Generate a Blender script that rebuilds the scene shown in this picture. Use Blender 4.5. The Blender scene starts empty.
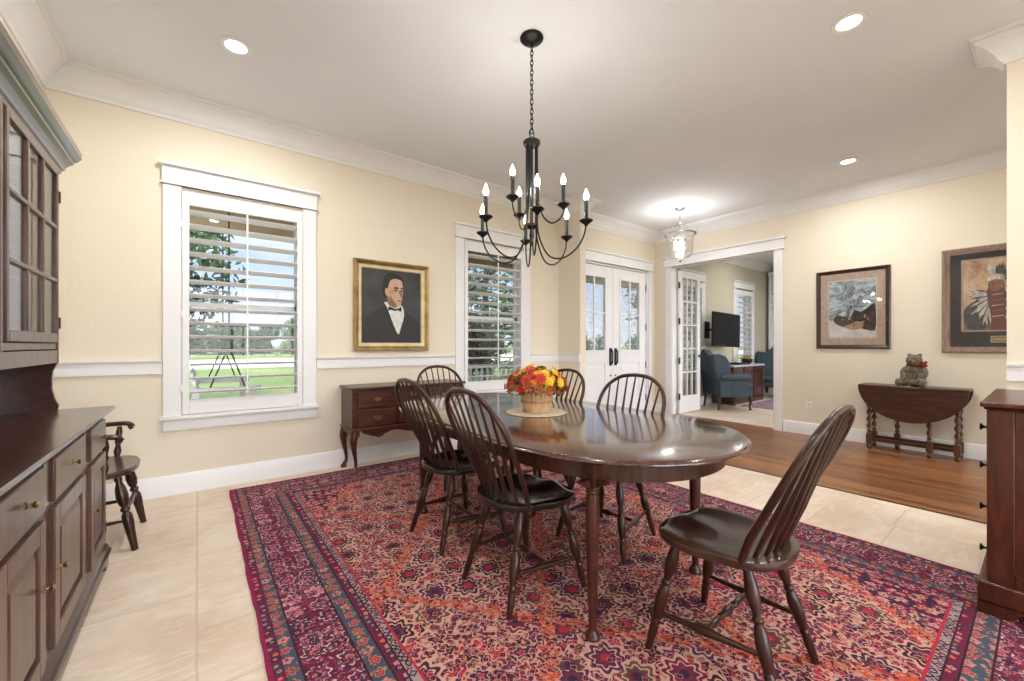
import bpy, math, random
from mathutils import Vector, Matrix
PI=math.pi
sc=bpy.context.scene
# ---------------------------------------------------------------- camera
CAM_H=1.19; FPX=410.0
yaw=math.atan2(512-198,FPX)
cam=bpy.data.cameras.new('camera'); camo=bpy.data.objects.new('camera',cam)
sc.collection.objects.link(camo); sc.camera=camo
camo.location=(0,0,CAM_H); camo.rotation_euler=(PI/2,0,-yaw)
cam.sensor_fit='HORIZONTAL'; cam.sensor_width=36; cam.lens=36*FPX/1024
cam.shift_y=(345-340.5)/1024; cam.clip_start=.02; cam.clip_end=600
# ---------------------------------------------------------------- world
world=bpy.data.worlds.new('world'); sc.world=world; world.use_nodes=True
SKY_STRENGTH=.95; SKY_SUNSIDE=7.0  # sky behind the house boosted to light the room through its windows
# ---------------------------------------------------------------- sun
sl=bpy.data.lights.new('sun','SUN'); sl.energy=2.4; sl.angle=.02; sl.color=(1,.95,.86)
so=bpy.data.objects.new('sun',sl); sc.collection.objects.link(so)
so.rotation_euler=(math.radians(38),math.radians(-12),0)   # high sun from behind the house
# ---------------------------------------------------------------- colour management
vs=sc.view_settings; vs.view_transform='Standard'; vs.look='None'; vs.gamma=1; vs.use_curve_mapping=False
vs.exposure=0.36
CAN_W=20.0; BULB_W=3.0; PEND_W=13.0

# ================================================================ helpers
OFF={}
def link(o): sc.collection.objects.link(o); return o
def V(*a): return Vector(a)
class MB:
    def __init__(s): s.v=[];s.f=[]
    def add(s,vs,fs):
        n=len(s.v); s.v+= [tuple(p) for p in vs]; s.f+= [tuple(i+n for i in f) for f in fs]; return s
    def box(s,x0,x1,y0,y1,z0,z1,rot=None,piv=None):
        vs=[V(x,y,z) for x in (x0,x1) for y in (y0,y1) for z in (z0,z1)]
        if rot is not None:
            p=Vector(piv) if piv is not None else V((x0+x1)/2,(y0+y1)/2,(z0+z1)/2)
            vs=[rot@(q-p)+p for q in vs]
        return s.add(vs,[(0,1,3,2),(4,6,7,5),(0,4,5,1),(2,3,7,6),(0,2,6,4),(1,5,7,3)])
    def lathe(s,prof,p0=(0,0,0),p1=None,seg=16,cap=True,sx=1,sy=1):
        """prof: (r, t). With p1: t is 0..1 from p0 to p1, else t is metres along z."""
        p0=Vector(p0)
        if p1 is None: ax=V(0,0,1); L=1
        else:
            d=Vector(p1)-p0; L=d.length; ax=d.normalized()
        a=V(1,0,0) if abs(ax.x)<.9 else V(0,1,0)
        if abs(ax.z)>.999: ux=V(1,0,0); uy=V(0,1,0)
        else:
            uy=ax.cross(a).normalized(); ux=uy.cross(ax).normalized()
        vs=[];fs=[]
        for r,t in prof:
            for k in range(seg):
                th=2*PI*k/seg
                vs.append(p0+ax*(t*L)+ux*(r*math.cos(th)*sx)+uy*(r*math.sin(th)*sy))
        n=len(prof)
        for i in range(n-1):
            for k in range(seg):
                a_=i*seg+k;b_=i*seg+(k+1)%seg
                fs.append((a_,b_,b_+seg,a_+seg))
        if cap:
            fs.append(tuple(range(seg-1,-1,-1))); fs.append(tuple((n-1)*seg+k for k in range(seg)))
        return s.add(vs,fs)
    def tube(s,pts,r,seg=8,closed=False,fl=1.0,up=None,cap=True):
        pts=[Vector(p) for p in pts]; n=len(pts)
        rr=r if isinstance(r,(list,tuple)) else [r]*n
        vs=[];fs=[]; prev=None
        for i,p in enumerate(pts):
            if closed: t=(pts[(i+1)%n]-pts[i-1])
            else: t=pts[min(i+1,n-1)]-pts[max(i-1,0)]
            t.normalize()
            if up is not None: 
                u=Vector(up); u=(u-t*u.dot(t))
            elif prev is None:
                u=V(0,0,1) if abs(t.z)<.9 else V(1,0,0); u=u-t*u.dot(t)
            else: u=prev-t*prev.dot(t)
            if u.length<1e-6: u=V(1,0,0)-t*t.x
            u.normalize(); prev=u; w=t.cross(u)
            for k in range(seg):
                th=2*PI*k/seg
                vs.append(p+u*(rr[i]*math.cos(th)*fl)+w*(rr[i]*math.sin(th)))
        m=n if closed else n-1
        for i in range(m):
            j=(i+1)%n
            for k in range(seg):
                k2=(k+1)%seg
                fs.append((i*seg+k,i*seg+k2,j*seg+k2,j*seg+k))
        if cap and not closed:
            fs.append(tuple(range(seg-1,-1,-1))); fs.append(tuple((n-1)*seg+k for k in range(seg)))
        return s.add(vs,fs)
    def prism(s,poly,a,b,plane='xy'):
        """extrude a 2-D polygon between a and b along the missing axis"""
        def P(u,v,w): return {'xy':(u,v,w),'xz':(u,w,v),'yz':(w,u,v)}[plane]
        n=len(poly)
        vs=[P(u,v,a) for u,v in poly]+[P(u,v,b) for u,v in poly]
        fs=[tuple(range(n)),tuple(range(2*n-1,n-1,-1))]+[(i,(i+1)%n,n+(i+1)%n,n+i) for i in range(n)]
        return s.add(vs,fs)
    def strips(s,rings,closed=True,cap=True):
        n=len(rings[0]); vs=[p for r in rings for p in r]; fs=[]
        for i in range(len(rings)-1):
            for k in range(n if closed else n-1):
                k2=(k+1)%n
                fs.append((i*n+k,i*n+k2,(i+1)*n+k2,(i+1)*n+k))
        if cap: fs.append(tuple(range(n-1,-1,-1))); fs.append(tuple((len(rings)-1)*n+k for k in range(n)))
        return s.add(vs,fs)
    def ball(s,c,r,seg=12,rings=8,rot=None):
        if not isinstance(r,(tuple,list)): r=(r,r,r)
        c=Vector(c); vs=[];fs=[]
        for i in range(1,rings):
            ph=PI*i/rings
            for k in range(seg):
                th=2*PI*k/seg
                q=V(r[0]*math.sin(ph)*math.cos(th),r[1]*math.sin(ph)*math.sin(th),r[2]*math.cos(ph))
                vs.append(c+(rot@q if rot else q))
        q=V(0,0,r[2]); vs.append(c+(rot@q if rot else q)); q=-q; vs.append(c+(rot@q if rot else q))
        T=len(vs)-2;B=T+1
        for i in range(rings-2):
            for k in range(seg):
                k2=(k+1)%seg; fs.append((i*seg+k,(i+1)*seg+k,(i+1)*seg+k2,i*seg+k2))
        for k in range(seg):
            k2=(k+1)%seg; fs.append((T,k,k2)); fs.append((B,(rings-2)*seg+k2,(rings-2)*seg+k))
        return s.add(vs,fs)
    def quad(s,a,b,c,d): return s.add([a,b,c,d],[(0,1,2,3)])
    def build(s,name,mat,parent=None,world=True,bevel=0,seg=2,smooth=40,fix=True):
        me=bpy.data.meshes.new(name)
        o_=V(0,0,0)
        if parent is not None and world: o_=OFF.get(parent,V(0,0,0))
        me.from_pydata([(p[0]-o_.x,p[1]-o_.y,p[2]-o_.z) for p in s.v],[],s.f)
        if fix:
            import bmesh
            bm=bmesh.new(); bm.from_mesh(me); bmesh.ops.recalc_face_normals(bm,faces=bm.faces); bm.to_mesh(me); bm.free()
        me.materials.append(mat)
        if smooth:
            me.polygons.foreach_set('use_smooth',[True]*len(me.polygons)); me.set_sharp_from_angle(angle=math.radians(smooth))
        o=bpy.data.objects.new(name,me); link(o)
        if parent is not None: o.parent=parent; OFF[o]=OFF.get(parent,V(0,0,0))
        else: OFF[o]=V(0,0,0)
        if bevel:
            b=o.modifiers.new('bevel','BEVEL'); b.width=bevel; b.segments=seg; b.limit_method='ANGLE'; b.angle_limit=math.radians(35)
        return o
def tag(o,label=None,cat=None,group=None,kind=None):
    if label: o['label']=label
    if cat: o['category']=cat
    if group: o['group']=group
    if kind: o['kind']=kind
    return o
def thing(name,label,cat,loc,group=None,rz=0,kind=None):
    o=bpy.data.objects.new(name,None); link(o); o.location=loc; o.rotation_euler=(0,0,rz); o.empty_display_size=.1
    OFF[o]=Vector(loc); return tag(o,label,cat,group,kind)
def copy_tree(o,parent=None):
    c=o.copy(); link(c); c.parent=parent; OFF[c]=OFF.get(o,V(0,0,0))
    for ch in [x for x in bpy.data.objects if x.parent==o]: copy_tree(ch,c)
    return c
def place(o,loc,rz=0,label=None,group=None,scale=None):
    o.location=loc; o.rotation_euler=(0,0,rz)
    if label: o['label']=label
    if group: o['group']=group
    return o
def cat_spline(P,n=6):
    out=[];P=[Vector(p) for p in P]
    for i in range(len(P)-1):
        a=P[max(i-1,0)];b=P[i];c=P[i+1];d=P[min(i+2,len(P)-1)]
        for k in range(n):
            t=k/n
            out.append(.5*((2*b)+(c-a)*t+(2*a-5*b+4*c-d)*t*t+(3*b-a-3*c+d)*t**3))
    out.append(P[-1]); return out
def rz(a): return Matrix.Rotation(a,3,'Z')
def rx(a): return Matrix.Rotation(a,3,'X')
def ry(a): return Matrix.Rotation(a,3,'Y')

# ================================================================ materials
class G:
    """tiny wrapper for node maths"""
    def __init__(s,nt): s.nt=nt
    def n(s,t,**k):
        nd=s.nt.nodes.new(t)
        for a,b in k.items(): setattr(nd,a,b)
        return nd
    def put(s,sock,v):
        if isinstance(v,bpy.types.NodeSocket): s.nt.links.new(v,sock)
        elif v is not None:
            if isinstance(v,(tuple,list)) and len(v)==3 and sock.type=='RGBA': v=(*v,1)
            sock.default_value=v
    def m(s,op,a,b=None,c=None):
        nd=s.n('ShaderNodeMath',operation=op); s.put(nd.inputs[0],a)
        if b is not None: s.put(nd.inputs[1],b)
        if c is not None: s.put(nd.inputs[2],c)
        return nd.outputs[0]
    def add(s,a,b): return s.m('ADD',a,b)
    def sub(s,a,b): return s.m('SUBTRACT',a,b)
    def mul(s,a,b): return s.m('MULTIPLY',a,b)
    def abs(s,a): return s.m('ABSOLUTE',a)
    def lt(s,a,b): return s.m('LESS_THAN',a,b)
    def gt(s,a,b): return s.m('GREATER_THAN',a,b)
    def mix(s,f,a,b,mode='MIX'):
        nd=s.n('ShaderNodeMix',data_type='RGBA',blend_type=mode); s.put(nd.inputs[0],f); s.put(nd.inputs[6],a); s.put(nd.inputs[7],b); return nd.outputs[2]
    def noise(s,vec,scale,detail=2,rough=.5,dist=0,out=0):
        nd=s.n('ShaderNodeTexNoise'); s.put(nd.inputs['Vector'],vec); nd.inputs['Scale'].default_value=scale
        nd.inputs['Detail'].default_value=detail; nd.inputs['Roughness'].default_value=rough; nd.inputs['Distortion'].default_value=dist
        return nd.outputs[out]
    def vor(s,vec,scale,rand=1,feature='F1',seedless=None):
        nd=s.n('ShaderNodeTexVoronoi',feature=feature); s.put(nd.inputs['Vector'],vec); nd.inputs['Scale'].default_value=scale; nd.inputs['Randomness'].default_value=rand
        return nd
    def ramp(s,f,stops,interp='LINEAR'):
        nd=s.n('ShaderNodeValToRGB'); s.put(nd.inputs[0],f); cr=nd.color_ramp; cr.interpolation=interp
        while len(cr.elements)<len(stops): cr.elements.new(.5)
        for e,(p,c) in zip(cr.elements,stops): e.position=p; e.color=(*c,1) if len(c)==3 else c
        return nd.outputs[0]
    def obj(s): return s.n('ShaderNodeTexCoord').outputs['Object']
    def geo(s): return s.n('ShaderNodeNewGeometry').outputs['Position']
    def map(s,vec,loc=(0,0,0),rot=(0,0,0),scale=(1,1,1)):
        nd=s.n('ShaderNodeMapping'); s.put(nd.inputs[0],vec); nd.inputs[1].default_value=loc; nd.inputs[2].default_value=rot; nd.inputs[3].default_value=scale; return nd.outputs[0]
    def sep(s,vec):
        nd=s.n('ShaderNodeSeparateXYZ'); s.put(nd.inputs[0],vec); return nd.outputs
    def comb(s,x,y,z=0.0):
        nd=s.n('ShaderNodeCombineXYZ'); s.put(nd.inputs[0],x); s.put(nd.inputs[1],y); s.put(nd.inputs[2],z); return nd.outputs[0]
    def bump(s,h,strength=.2,dist=.01):
        nd=s.n('ShaderNodeBump'); s.put(nd.inputs['Height'],h); nd.inputs['Strength'].default_value=strength; nd.inputs['Distance'].default_value=dist; return nd.outputs[0]
def mat(name,col=(.5,.5,.5),rough=.5,metal=0,coat=0,coatr=.1,fn=None,spec=.5,**kw):
    m=bpy.data.materials.new(name); m.use_nodes=True; nt=m.node_tree; b=nt.nodes['Principled BSDF']
    b.inputs['Base Color'].default_value=(*col,1); b.inputs['Roughness'].default_value=rough; b.inputs['Metallic'].default_value=metal
    b.inputs['Coat Weight'].default_value=coat; b.inputs['Coat Roughness'].default_value=coatr; b.inputs['Specular IOR Level'].default_value=spec
    for k,v in kw.items(): b.inputs[k.replace('_',' ')].default_value=v
    if fn:
        g=G(nt); r=fn(g)
        if r:
            if 'c' in r: g.put(b.inputs['Base Color'],r['c'])
            if 'r' in r: g.put(b.inputs['Roughness'],r['r'])
            if 'n' in r: g.put(b.inputs['Normal'],r['n'])
    return m
def noisy(c1,c2,scale=6,detail=3,bump=0,bscale=60,bd=.004,stretch=(1,1,1)):
    def fn(g):
        v=g.map(g.obj(),scale=stretch); f=g.noise(v,scale,detail)
        d={'c':g.ramp(f,[(.3,c1),(.7,c2)])}
        if bump: d['n']=g.bump(g.noise(g.obj(),bscale,2),bump,bd)
        return d
    return fn
def wood(c1,c2,axis='z',scale=1.0,bump=0.0):
    if max(c2)<.3: c1=tuple(v*.50 for v in c1); c2=tuple(v*.66 for v in c2)
    st={'x':(.9,9,9),'y':(9,.9,9),'z':(9,9,.9)}[axis]
    def fn(g):
        v=g.map(g.obj(),scale=tuple(a*scale for a in st))
        f=g.noise(v,2.6,5,.62,.8); f2=g.noise(v,14,3,.6)
        f=g.add(g.mul(f,.75),g.mul(f2,.25))
        d={'c':g.ramp(f,[(.34,c1),(.66,c2)])}
        if bump: d['n']=g.bump(f2,bump,.002)
        return d
    return fn
M={}
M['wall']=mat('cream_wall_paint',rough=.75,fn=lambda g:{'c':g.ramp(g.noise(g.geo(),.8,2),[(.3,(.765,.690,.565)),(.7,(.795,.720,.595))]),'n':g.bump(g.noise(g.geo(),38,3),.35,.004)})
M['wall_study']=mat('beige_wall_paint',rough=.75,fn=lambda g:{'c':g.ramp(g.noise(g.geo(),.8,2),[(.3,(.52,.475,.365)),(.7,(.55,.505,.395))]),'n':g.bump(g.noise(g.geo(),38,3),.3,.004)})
M['ceiling']=mat('ceiling_texture_white',rough=.9,fn=lambda g:{'c':g.ramp(g.noise(g.geo(),1.2,2),[(.3,(.76,.785,.83)),(.7,(.80,.825,.865))]),'n':g.bump(g.noise(g.geo(),45,3,.6),.6,.006)})
M['trim']=mat('white_trim_paint',rough=.35,fn=noisy((.80,.80,.81),(.84,.84,.85),3))
M['louver']=mat('white_louver_paint',rough=.4,fn=noisy((.90,.90,.90),(.93,.93,.93),3))
M['door']=mat('white_door_paint',rough=.35,fn=noisy((.82,.82,.84),(.86,.86,.88),3))
M['mahog']=mat('dark_mahogany',rough=.38,coat=.25,coatr=.18,spec=.3,fn=wood((.045,.012,.007),(.13,.035,.017),'z',1.4))
M['mahog_x']=mat('mahogany_tabletop',rough=.22,coat=1,coatr=.10,fn=wood((.050,.013,.007),(.135,.040,.018),'y',1.1))
M['chairwood']=mat('dark_chair_wood',rough=.33,coat=.3,coatr=.15,spec=.3,fn=wood((.028,.010,.007),(.085,.026,.014),'z',2))
M['chairseat']=mat('brown_chair_seat',rough=.30,coat=.6,coatr=.15,fn=wood((.035,.015,.011),(.095,.036,.022),'y',1.6))
M['blackseat']=mat('black_chair_seat',rough=.25,coat=.5,coatr=.15,fn=wood((.010,.008,.008),(.022,.014,.012),'y',1.6))
M['sbwood']=mat('lowboy_cherry',rough=.38,coat=.3,coatr=.2,spec=.3,fn=wood((.060,.016,.009),(.16,.045,.022),'x',1.3))
M['glwood']=mat('drop_leaf_walnut',rough=.38,coat=.3,coatr=.2,spec=.3,fn=wood((.045,.014,.008),(.12,.040,.019),'y',1.2))
M['barley']=mat('barley_twist_oak',rough=.4,coat=.3,fn=wood((.06,.020,.008),(.21,.080,.026),'z',2))
M['hutch']=mat('hutch_brown_front',rough=.36,coat=.35,coatr=.16,spec=.35,fn=wood((.105,.048,.033),(.20,.098,.068),'z',1.5))
M['hutchtop']=mat('hutch_dark_top',rough=.28,coat=.6,coatr=.15,fn=wood((.045,.013,.010),(.12,.032,.022),'y',1.3))
M['dresser']=mat('dresser_red_mahogany',rough=.33,coat=.3,coatr=.15,spec=.3,fn=wood((.070,.014,.007),(.16,.038,.016),'z',1.2))
M['black']=mat('oil_rubbed_bronze',(.015,.014,.014),.38,.6)
M['iron']=mat('black_hinge_metal',(.02,.02,.02),.4,.5)
M['brass']=mat('aged_brass',rough=.3,metal=1,fn=noisy((.24,.16,.075),(.42,.30,.15),30))
M['darkbrass']=mat('antique_brass_pull',rough=.4,metal=.8,fn=noisy((.12,.08,.04),(.25,.17,.08),40))
M['nickel']=mat('brushed_nickel',(.62,.61,.59),.25,1)
M['chrome']=mat('stain_steel',(.7,.7,.7),.2,1)
M['white_plastic']=mat('white_plastic',(.85,.85,.83),.35)
def emis(name,col,st):
    m=bpy.data.materials.new(name); m.use_nodes=True; nt=m.node_tree; nt.nodes.clear()
    e=nt.nodes.new('ShaderNodeEmission'); e.inputs[0].default_value=(*col,1); e.inputs[1].default_value=st
    o=nt.nodes.new('ShaderNodeOutputMaterial'); nt.links.new(e.outputs[0],o.inputs[0]); return m
M['bulb']=emis('lit_bulb_glow',(1,.94,.84),14)
M['can']=emis('lit_downlight_lens',(1,.97,.92),9)
def glass(name,tint=(1,1,1),gl=.06,rough=.0,bump=0,bscale=60):
    m=bpy.data.materials.new(name); m.use_nodes=True; nt=m.node_tree; nt.nodes.clear(); g=G(nt)
    t=nt.nodes.new('ShaderNodeBsdfTransparent'); t.inputs[0].default_value=(*tint,1)
    s=nt.nodes.new('ShaderNodeBsdfGlossy'); s.inputs['Roughness'].default_value=rough
    fr=nt.nodes.new('ShaderNodeFresnel'); fr.inputs[0].default_value=1.5
    mx=nt.nodes.new('ShaderNodeMixShader'); f=g.add(g.mul(fr.outputs[0],.45),gl)
    nt.links.new(f,mx.inputs[0]); nt.links.new(t.outputs[0],mx.inputs[1]); nt.links.new(s.outputs[0],mx.inputs[2])
    if bump:
        n=g.bump(g.noise(g.obj(),bscale,2),bump,.01); nt.links.new(n,s.inputs['Normal']); nt.links.new(n,fr.inputs['Normal'])
    o=nt.nodes.new('ShaderNodeOutputMaterial'); nt.links.new(mx.outputs[0],o.inputs[0]); return m
M['glass']=glass('clear_window_glass',gl=.0)
M['cabglass']=glass('cabinet_glass',(.95,.96,.97),gl=.12)
M['picglass']=glass('picture_glass',(.98,.98,.98),gl=.01)
M['lampglass']=glass('lantern_glass',(.97,.97,.97),gl=.2,rough=.12)
def texglass():
    m=bpy.data.materials.new('leaded_obscure_glass'); m.use_nodes=True; nt=m.node_tree; nt.nodes.clear(); g=G(nt)
    t=nt.nodes.new('ShaderNodeBsdfTransparent')
    r=nt.nodes.new('ShaderNodeBsdfTranslucent'); r.inputs[0].default_value=(.95,.97,1,1)
    s=nt.nodes.new('ShaderNodeBsdfGlossy'); s.inputs['Roughness'].default_value=.15
    n=g.bump(g.noise(g.obj(),40,2),.8,.02); nt.links.new(n,s.inputs['Normal'])
    mx=nt.nodes.new('ShaderNodeMixShader'); v=g.vor(g.obj(),26,feature='DISTANCE_TO_EDGE'); f=g.add(.02,g.mul(g.lt(v.outputs[0],.05),.55))
    nt.links.new(f,mx.inputs[0]); nt.links.new(t.outputs[0],mx.inputs[1]); nt.links.new(r.outputs[0],mx.inputs[2])
    m2=nt.nodes.new('ShaderNodeMixShader'); m2.inputs[0].default_value=.08; nt.links.new(mx.outputs[0],m2.inputs[1]); nt.links.new(s.outputs[0],m2.inputs[2])
    o=nt.nodes.new('ShaderNodeOutputMaterial'); nt.links.new(m2.outputs[0],o.inputs[0]); return m
M['texglass']=texglass()
def tile_fn(g):
    p=g.sep(g.geo()); vec=g.comb(p[1],g.add(p[0],.005),0.0)
    wn=g.noise(g.geo(),6,2)
    vec2=g.n('ShaderNodeVectorMath',operation='ADD'); g.put(vec2.inputs[0],vec)
    dv=g.comb(g.mul(g.sub(wn,.5),.012),g.mul(g.sub(g.noise(g.geo(),9,2),.5),.012)); g.put(vec2.inputs[1],dv)
    br=g.n('ShaderNodeTexBrick'); g.put(br.inputs['Vector'],vec2.outputs[0])
    br.offset=.42; br.squash=.62; br.squash_frequency=2; br.offset_frequency=2
    g.put(br.inputs['Color1'],(0,0,0)); g.put(br.inputs['Color2'],(1,1,1)); g.put(br.inputs['Mortar'],(.5,.5,.5))
    br.inputs['Scale'].default_value=1; br.inputs['Mortar Size'].default_value=.006; br.inputs['Mortar Smooth'].default_value=.5
    br.inputs['Brick Width'].default_value=.62; br.inputs['Row Height'].default_value=.405
    cl=g.noise(g.geo(),2.6,5,.6,.6); base=g.ramp(cl,[(.25,(.56,.41,.29)),(.5,(.67,.53,.41)),(.75,(.76,.66,.55))])
    base=g.mix(g.mul(br.outputs[0],.22),base,(.86,.79,.68))
    st=g.noise(g.map(g.geo(),scale=(1,3.5,1)),7,6,.75,.5); pits=g.ramp(st,[(.60,(0,0,0)),(.70,(1,1,1))])
    base=g.mix(g.mul(pits,.55),base,(.52,.38,.26))
    sw=g.noise(g.map(g.geo(),rot=(0,0,.5),scale=(1,5,1)),3.2,6,.7,1.2); base=g.mix(g.mul(g.ramp(sw,[(.52,(0,0,0)),(.62,(1,1,1)),(.70,(0,0,0))]),.35),base,(.86,.79,.68))
    c=g.mix(g.mul(br.outputs['Fac'],.6),base,(.50,.41,.32))
    h=g.sub(g.mul(st,.25),br.outputs['Fac'])
    return {'c':c,'r':g.add(.38,g.mul(cl,.2)),'n':g.bump(h,.25,.004)}
M['tile']=mat('travertine_tile',rough=.5,fn=tile_fn)
def plank_fn(g):
    p=g.sep(g.geo()); vec=g.comb(p[1],p[0],0.0)
    br=g.n('ShaderNodeTexBrick'); g.put(br.inputs['Vector'],vec); br.offset=.37; br.offset_frequency=3
    g.put(br.inputs['Color1'],(0,0,0)); g.put(br.inputs['Color2'],(1,1,1)); g.put(br.inputs['Mortar'],(0,0,0))
    br.inputs['Scale'].default_value=1; br.inputs['Mortar Size'].default_value=.0014; br.inputs['Mortar Smooth'].default_value=.3
    br.inputs['Brick Width'].default_value=1.3; br.inputs['Row Height'].default_value=.085
    sh=g.n('ShaderNodeVectorMath',operation='MULTIPLY_ADD'); g.put(sh.inputs[0],br.outputs[0]); sh.inputs[1].default_value=(7,3,5); g.put(sh.inputs[2],g.geo())
    gr=g.noise(g.map(sh.outputs[0],scale=(22,1.6,8)),1.6,5,.65,.7)
    c=g.ramp(gr,[(.25,(.055,.018,.006)),(.5,(.16,.056,.018)),(.78,(.32,.125,.042))])
    c=g.mix(g.mul(g.m('POWER',br.outputs[0],1.5),.62),c,(.44,.19,.065))
    c=g.mix(br.outputs['Fac'],c,(.06,.02,.01))
    return {'c':c,'r':g.add(.22,g.mul(gr,.15)),'n':g.bump(g.mul(br.outputs['Fac'],-1),.3,.002)}
M['plank']=mat('oak_plank_floor',rough=.3,fn=plank_fn)

def rug_fn(W,L,B=.435,small=1.0):
    def fn(g):
        o=g.obj(); p=g.sep(o); x,y=p[0],p[1]; ax=g.abs(x); ay=g.abs(y)
        d=g.m('MINIMUM',g.sub(W/2,ax),g.sub(L/2,ay))
        # wobble like a hand knotted outline
        wob=g.n('ShaderNodeVectorMath',operation='MULTIPLY_ADD')
        g.put(wob.inputs[0],g.noise(o,16,2,out=1)); wob.inputs[1].default_value=(.018,.018,0); g.put(wob.inputs[2],o); wo=wob.outputs[0]
        NAVY=(.016,.016,.055);BURG=(.17,.010,.045);CREAM=(.70,.47,.35);SALM=(.72,.27,.17);ORNG=(.66,.11,.035);OLIV=(.20,.13,.055);TEAL=(.035,.10,.14);PINK=(.62,.27,.30);WHITE=(.72,.62,.56);RED=(.50,.03,.05);BLK=(.012,.008,.014)
        def flowers(base,vec,scale,rand,pal,out=None,thr=.34,prob=1.0,pet=6,inner=CREAM,ol=CREAM,shift=0,amp=.16,ring=None):
            vv=g.map(vec,loc=(shift,shift*.7,0)); vo=g.vor(vv,scale,rand)
            sv=g.n('ShaderNodeVectorMath',operation='SUBTRACT'); g.put(sv.inputs[0],vv); g.put(sv.inputs[1],vo.outputs['Position']); q=g.sep(sv.outputs[0])
            r=g.mul(g.m('SQRT',g.add(g.mul(q[0],q[0]),g.mul(q[1],q[1]))),scale)
            an=g.m('ARCTAN2',q[1],q[0]); pt=g.mul(g.m('COSINE',g.mul(an,pet)),amp)
            rnd=g.sep(vo.outputs['Color']); keep=g.lt(rnd[0],prob)
            rr=g.m('DIVIDE',r,g.add(1.0,pt))
            stops=[(i/len(pal),c) for i,c in enumerate(pal)]
            pc=g.ramp(rnd[1],stops,'CONSTANT')
            c=g.mix(g.mul(g.lt(rr,thr*1.22),keep),base,ol)
            c=g.mix(g.mul(g.lt(rr,thr),keep),c,pc)
            if ring: c=g.mix(g.mul(g.lt(g.abs(g.sub(rr,thr*.72)),thr*.06),keep),c,ol)
            c=g.mix(g.mul(g.lt(rr,thr*.5),keep),c,inner)
            c=g.mix(g.mul(g.lt(rr,thr*.28),keep),c,g.ramp(rnd[2],[(0,RED),(.5,NAVY)],'CONSTANT'))
            return c
        def vines(base,vec,scale,w,col,dist=.4,sh=0):
            f=g.noise(g.map(vec,loc=(sh,sh,0)),scale,1,.5,dist); k=g.lt(g.abs(g.sub(f,.5)),w); return g.mix(k,base,col)
        # --- field
        ground=g.ramp(g.noise(o,3,2),[(.35,(.72,.46,.36)),(.65,(.62,.26,.19))])
        f=vines(ground,wo,7,.020,(.07,.02,.03),1.4)
        f=vines(f,wo,12,.026,(.30,.05,.06),1.0,3.3)
        f=flowers(f,wo,23,1,[BURG,NAVY,BLK,OLIV,BLK,BURG],prob=.95,thr=.40,pet=3,inner=(.22,.03,.06),ol=(.42,.16,.12),shift=5.1,amp=.35)
        f=flowers(f,wo,12.5,.9,[NAVY,BURG,BLK,(.10,.02,.10),RED],prob=.85,thr=.37,pet=5,inner=(.42,.12,.15),shift=1.7,amp=.28)
        f=vines(f,wo,19,.022,(.70,.46,.35),.5,9.1)
        f=flowers(f,wo,5.2,.7,[NAVY,BURG,(.07,.02,.09),BLK,(.12,.09,.04)],prob=.75,thr=.36,pet=8,inner=(.14,.03,.06),shift=.3,amp=.15,ring=NAVY)
        f=flowers(f,wo,30,1,[BLK,BURG,RED,NAVY],prob=.30,thr=.30,pet=4,inner=BURG,ol=(.66,.42,.33),shift=8.2)
        # lattice
        zz=g.mul(g.m('PINGPONG',g.mul(g.add(x,y),1.0),.035),1.0)
        def lat(sg):
            u=g.add(g.m('DIVIDE',g.add(x,zz),.98),g.mul(g.m('DIVIDE',g.add(y,g.mul(g.m('PINGPONG',x,.04),1)),1.22),sg))
            return g.abs(g.sub(g.m('FRACT',g.add(u,10.5)),.5))
        l=g.m('MINIMUM',lat(1),lat(-1)); l=g.add(l,g.mul(g.sub(g.noise(o,34,2),.5),.05))
        f=g.mix(g.mul(g.lt(l,.034),g.lt(g.noise(o,45,1,.5,0),.56)),f,(.64,.33,.24))
        f=g.mix(g.lt(g.abs(g.sub(l,.016)),.0085),f,ORNG)
        f=g.mix(g.mul(g.lt(l,.030),g.lt(g.noise(o,60,1),.42)),f,(.10,.02,.03))
        # corner spandrels
        cs=g.gt(g.add(g.m('DIVIDE',ax,W/2-B),g.m('DIVIDE',ay,L/2-B)),g.add(1.62,g.mul(g.m('PINGPONG',g.mul(x,1),.06),1.6)))
        sp=flowers(NAVY,wo,17,.45,[RED,PINK,BURG,(.55,.25,.12)],thr=.34,pet=5,inner=CREAM,ol=BURG)
        sp=flowers(sp,wo,40,1,[PINK,RED,CREAM],prob=.4,thr=.3,pet=4)
        f=g.mix(cs,f,sp)
        # --- borders
        bx=flowers((.15,.010,.045),wo,9.5,.35,[(.16,.02,.10),NAVY,PINK,(.13,.02,.05)],thr=.33,pet=8,inner=PINK,ol=WHITE,shift=.2)
        bx=flowers(bx,wo,24,.8,[NAVY,PINK,RED,TEAL,NAVY,BURG],prob=.5,thr=.32,pet=5,inner=CREAM,ol=BURG,shift=2.2)
        bx=vines(bx,wo,18,.016,(.42,.16,.19),.8)
        bx=vines(bx,wo,30,.03,NAVY,.8,4.4)
        bb=flowers(TEAL,o,15.5,.12,[RED,RED,(.50,.06,.05),PINK],thr=.27,pet=5,inner=(.60,.22,.16),ol=(.45,.34,.24),shift=.4)
        bb=flowers(bb,wo,40,1,[OLIV,NAVY,BURG,(.4,.3,.15),TEAL],prob=.45,thr=.33,pet=4,ol=OLIV,shift=.9)
        bw=flowers((.42,.36,.36),wo,34,.9,[NAVY,BLK,TEAL,BURG],prob=.9,thr=.42,pet=4,inner=WHITE,ol=NAVY)
        br=flowers((.14,.012,.05),wo,28,.4,[PINK,RED,TEAL,NAVY],prob=.9,thr=.34,pet=5,inner=CREAM,ol=NAVY)
        k=B/.435
        c=f
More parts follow.
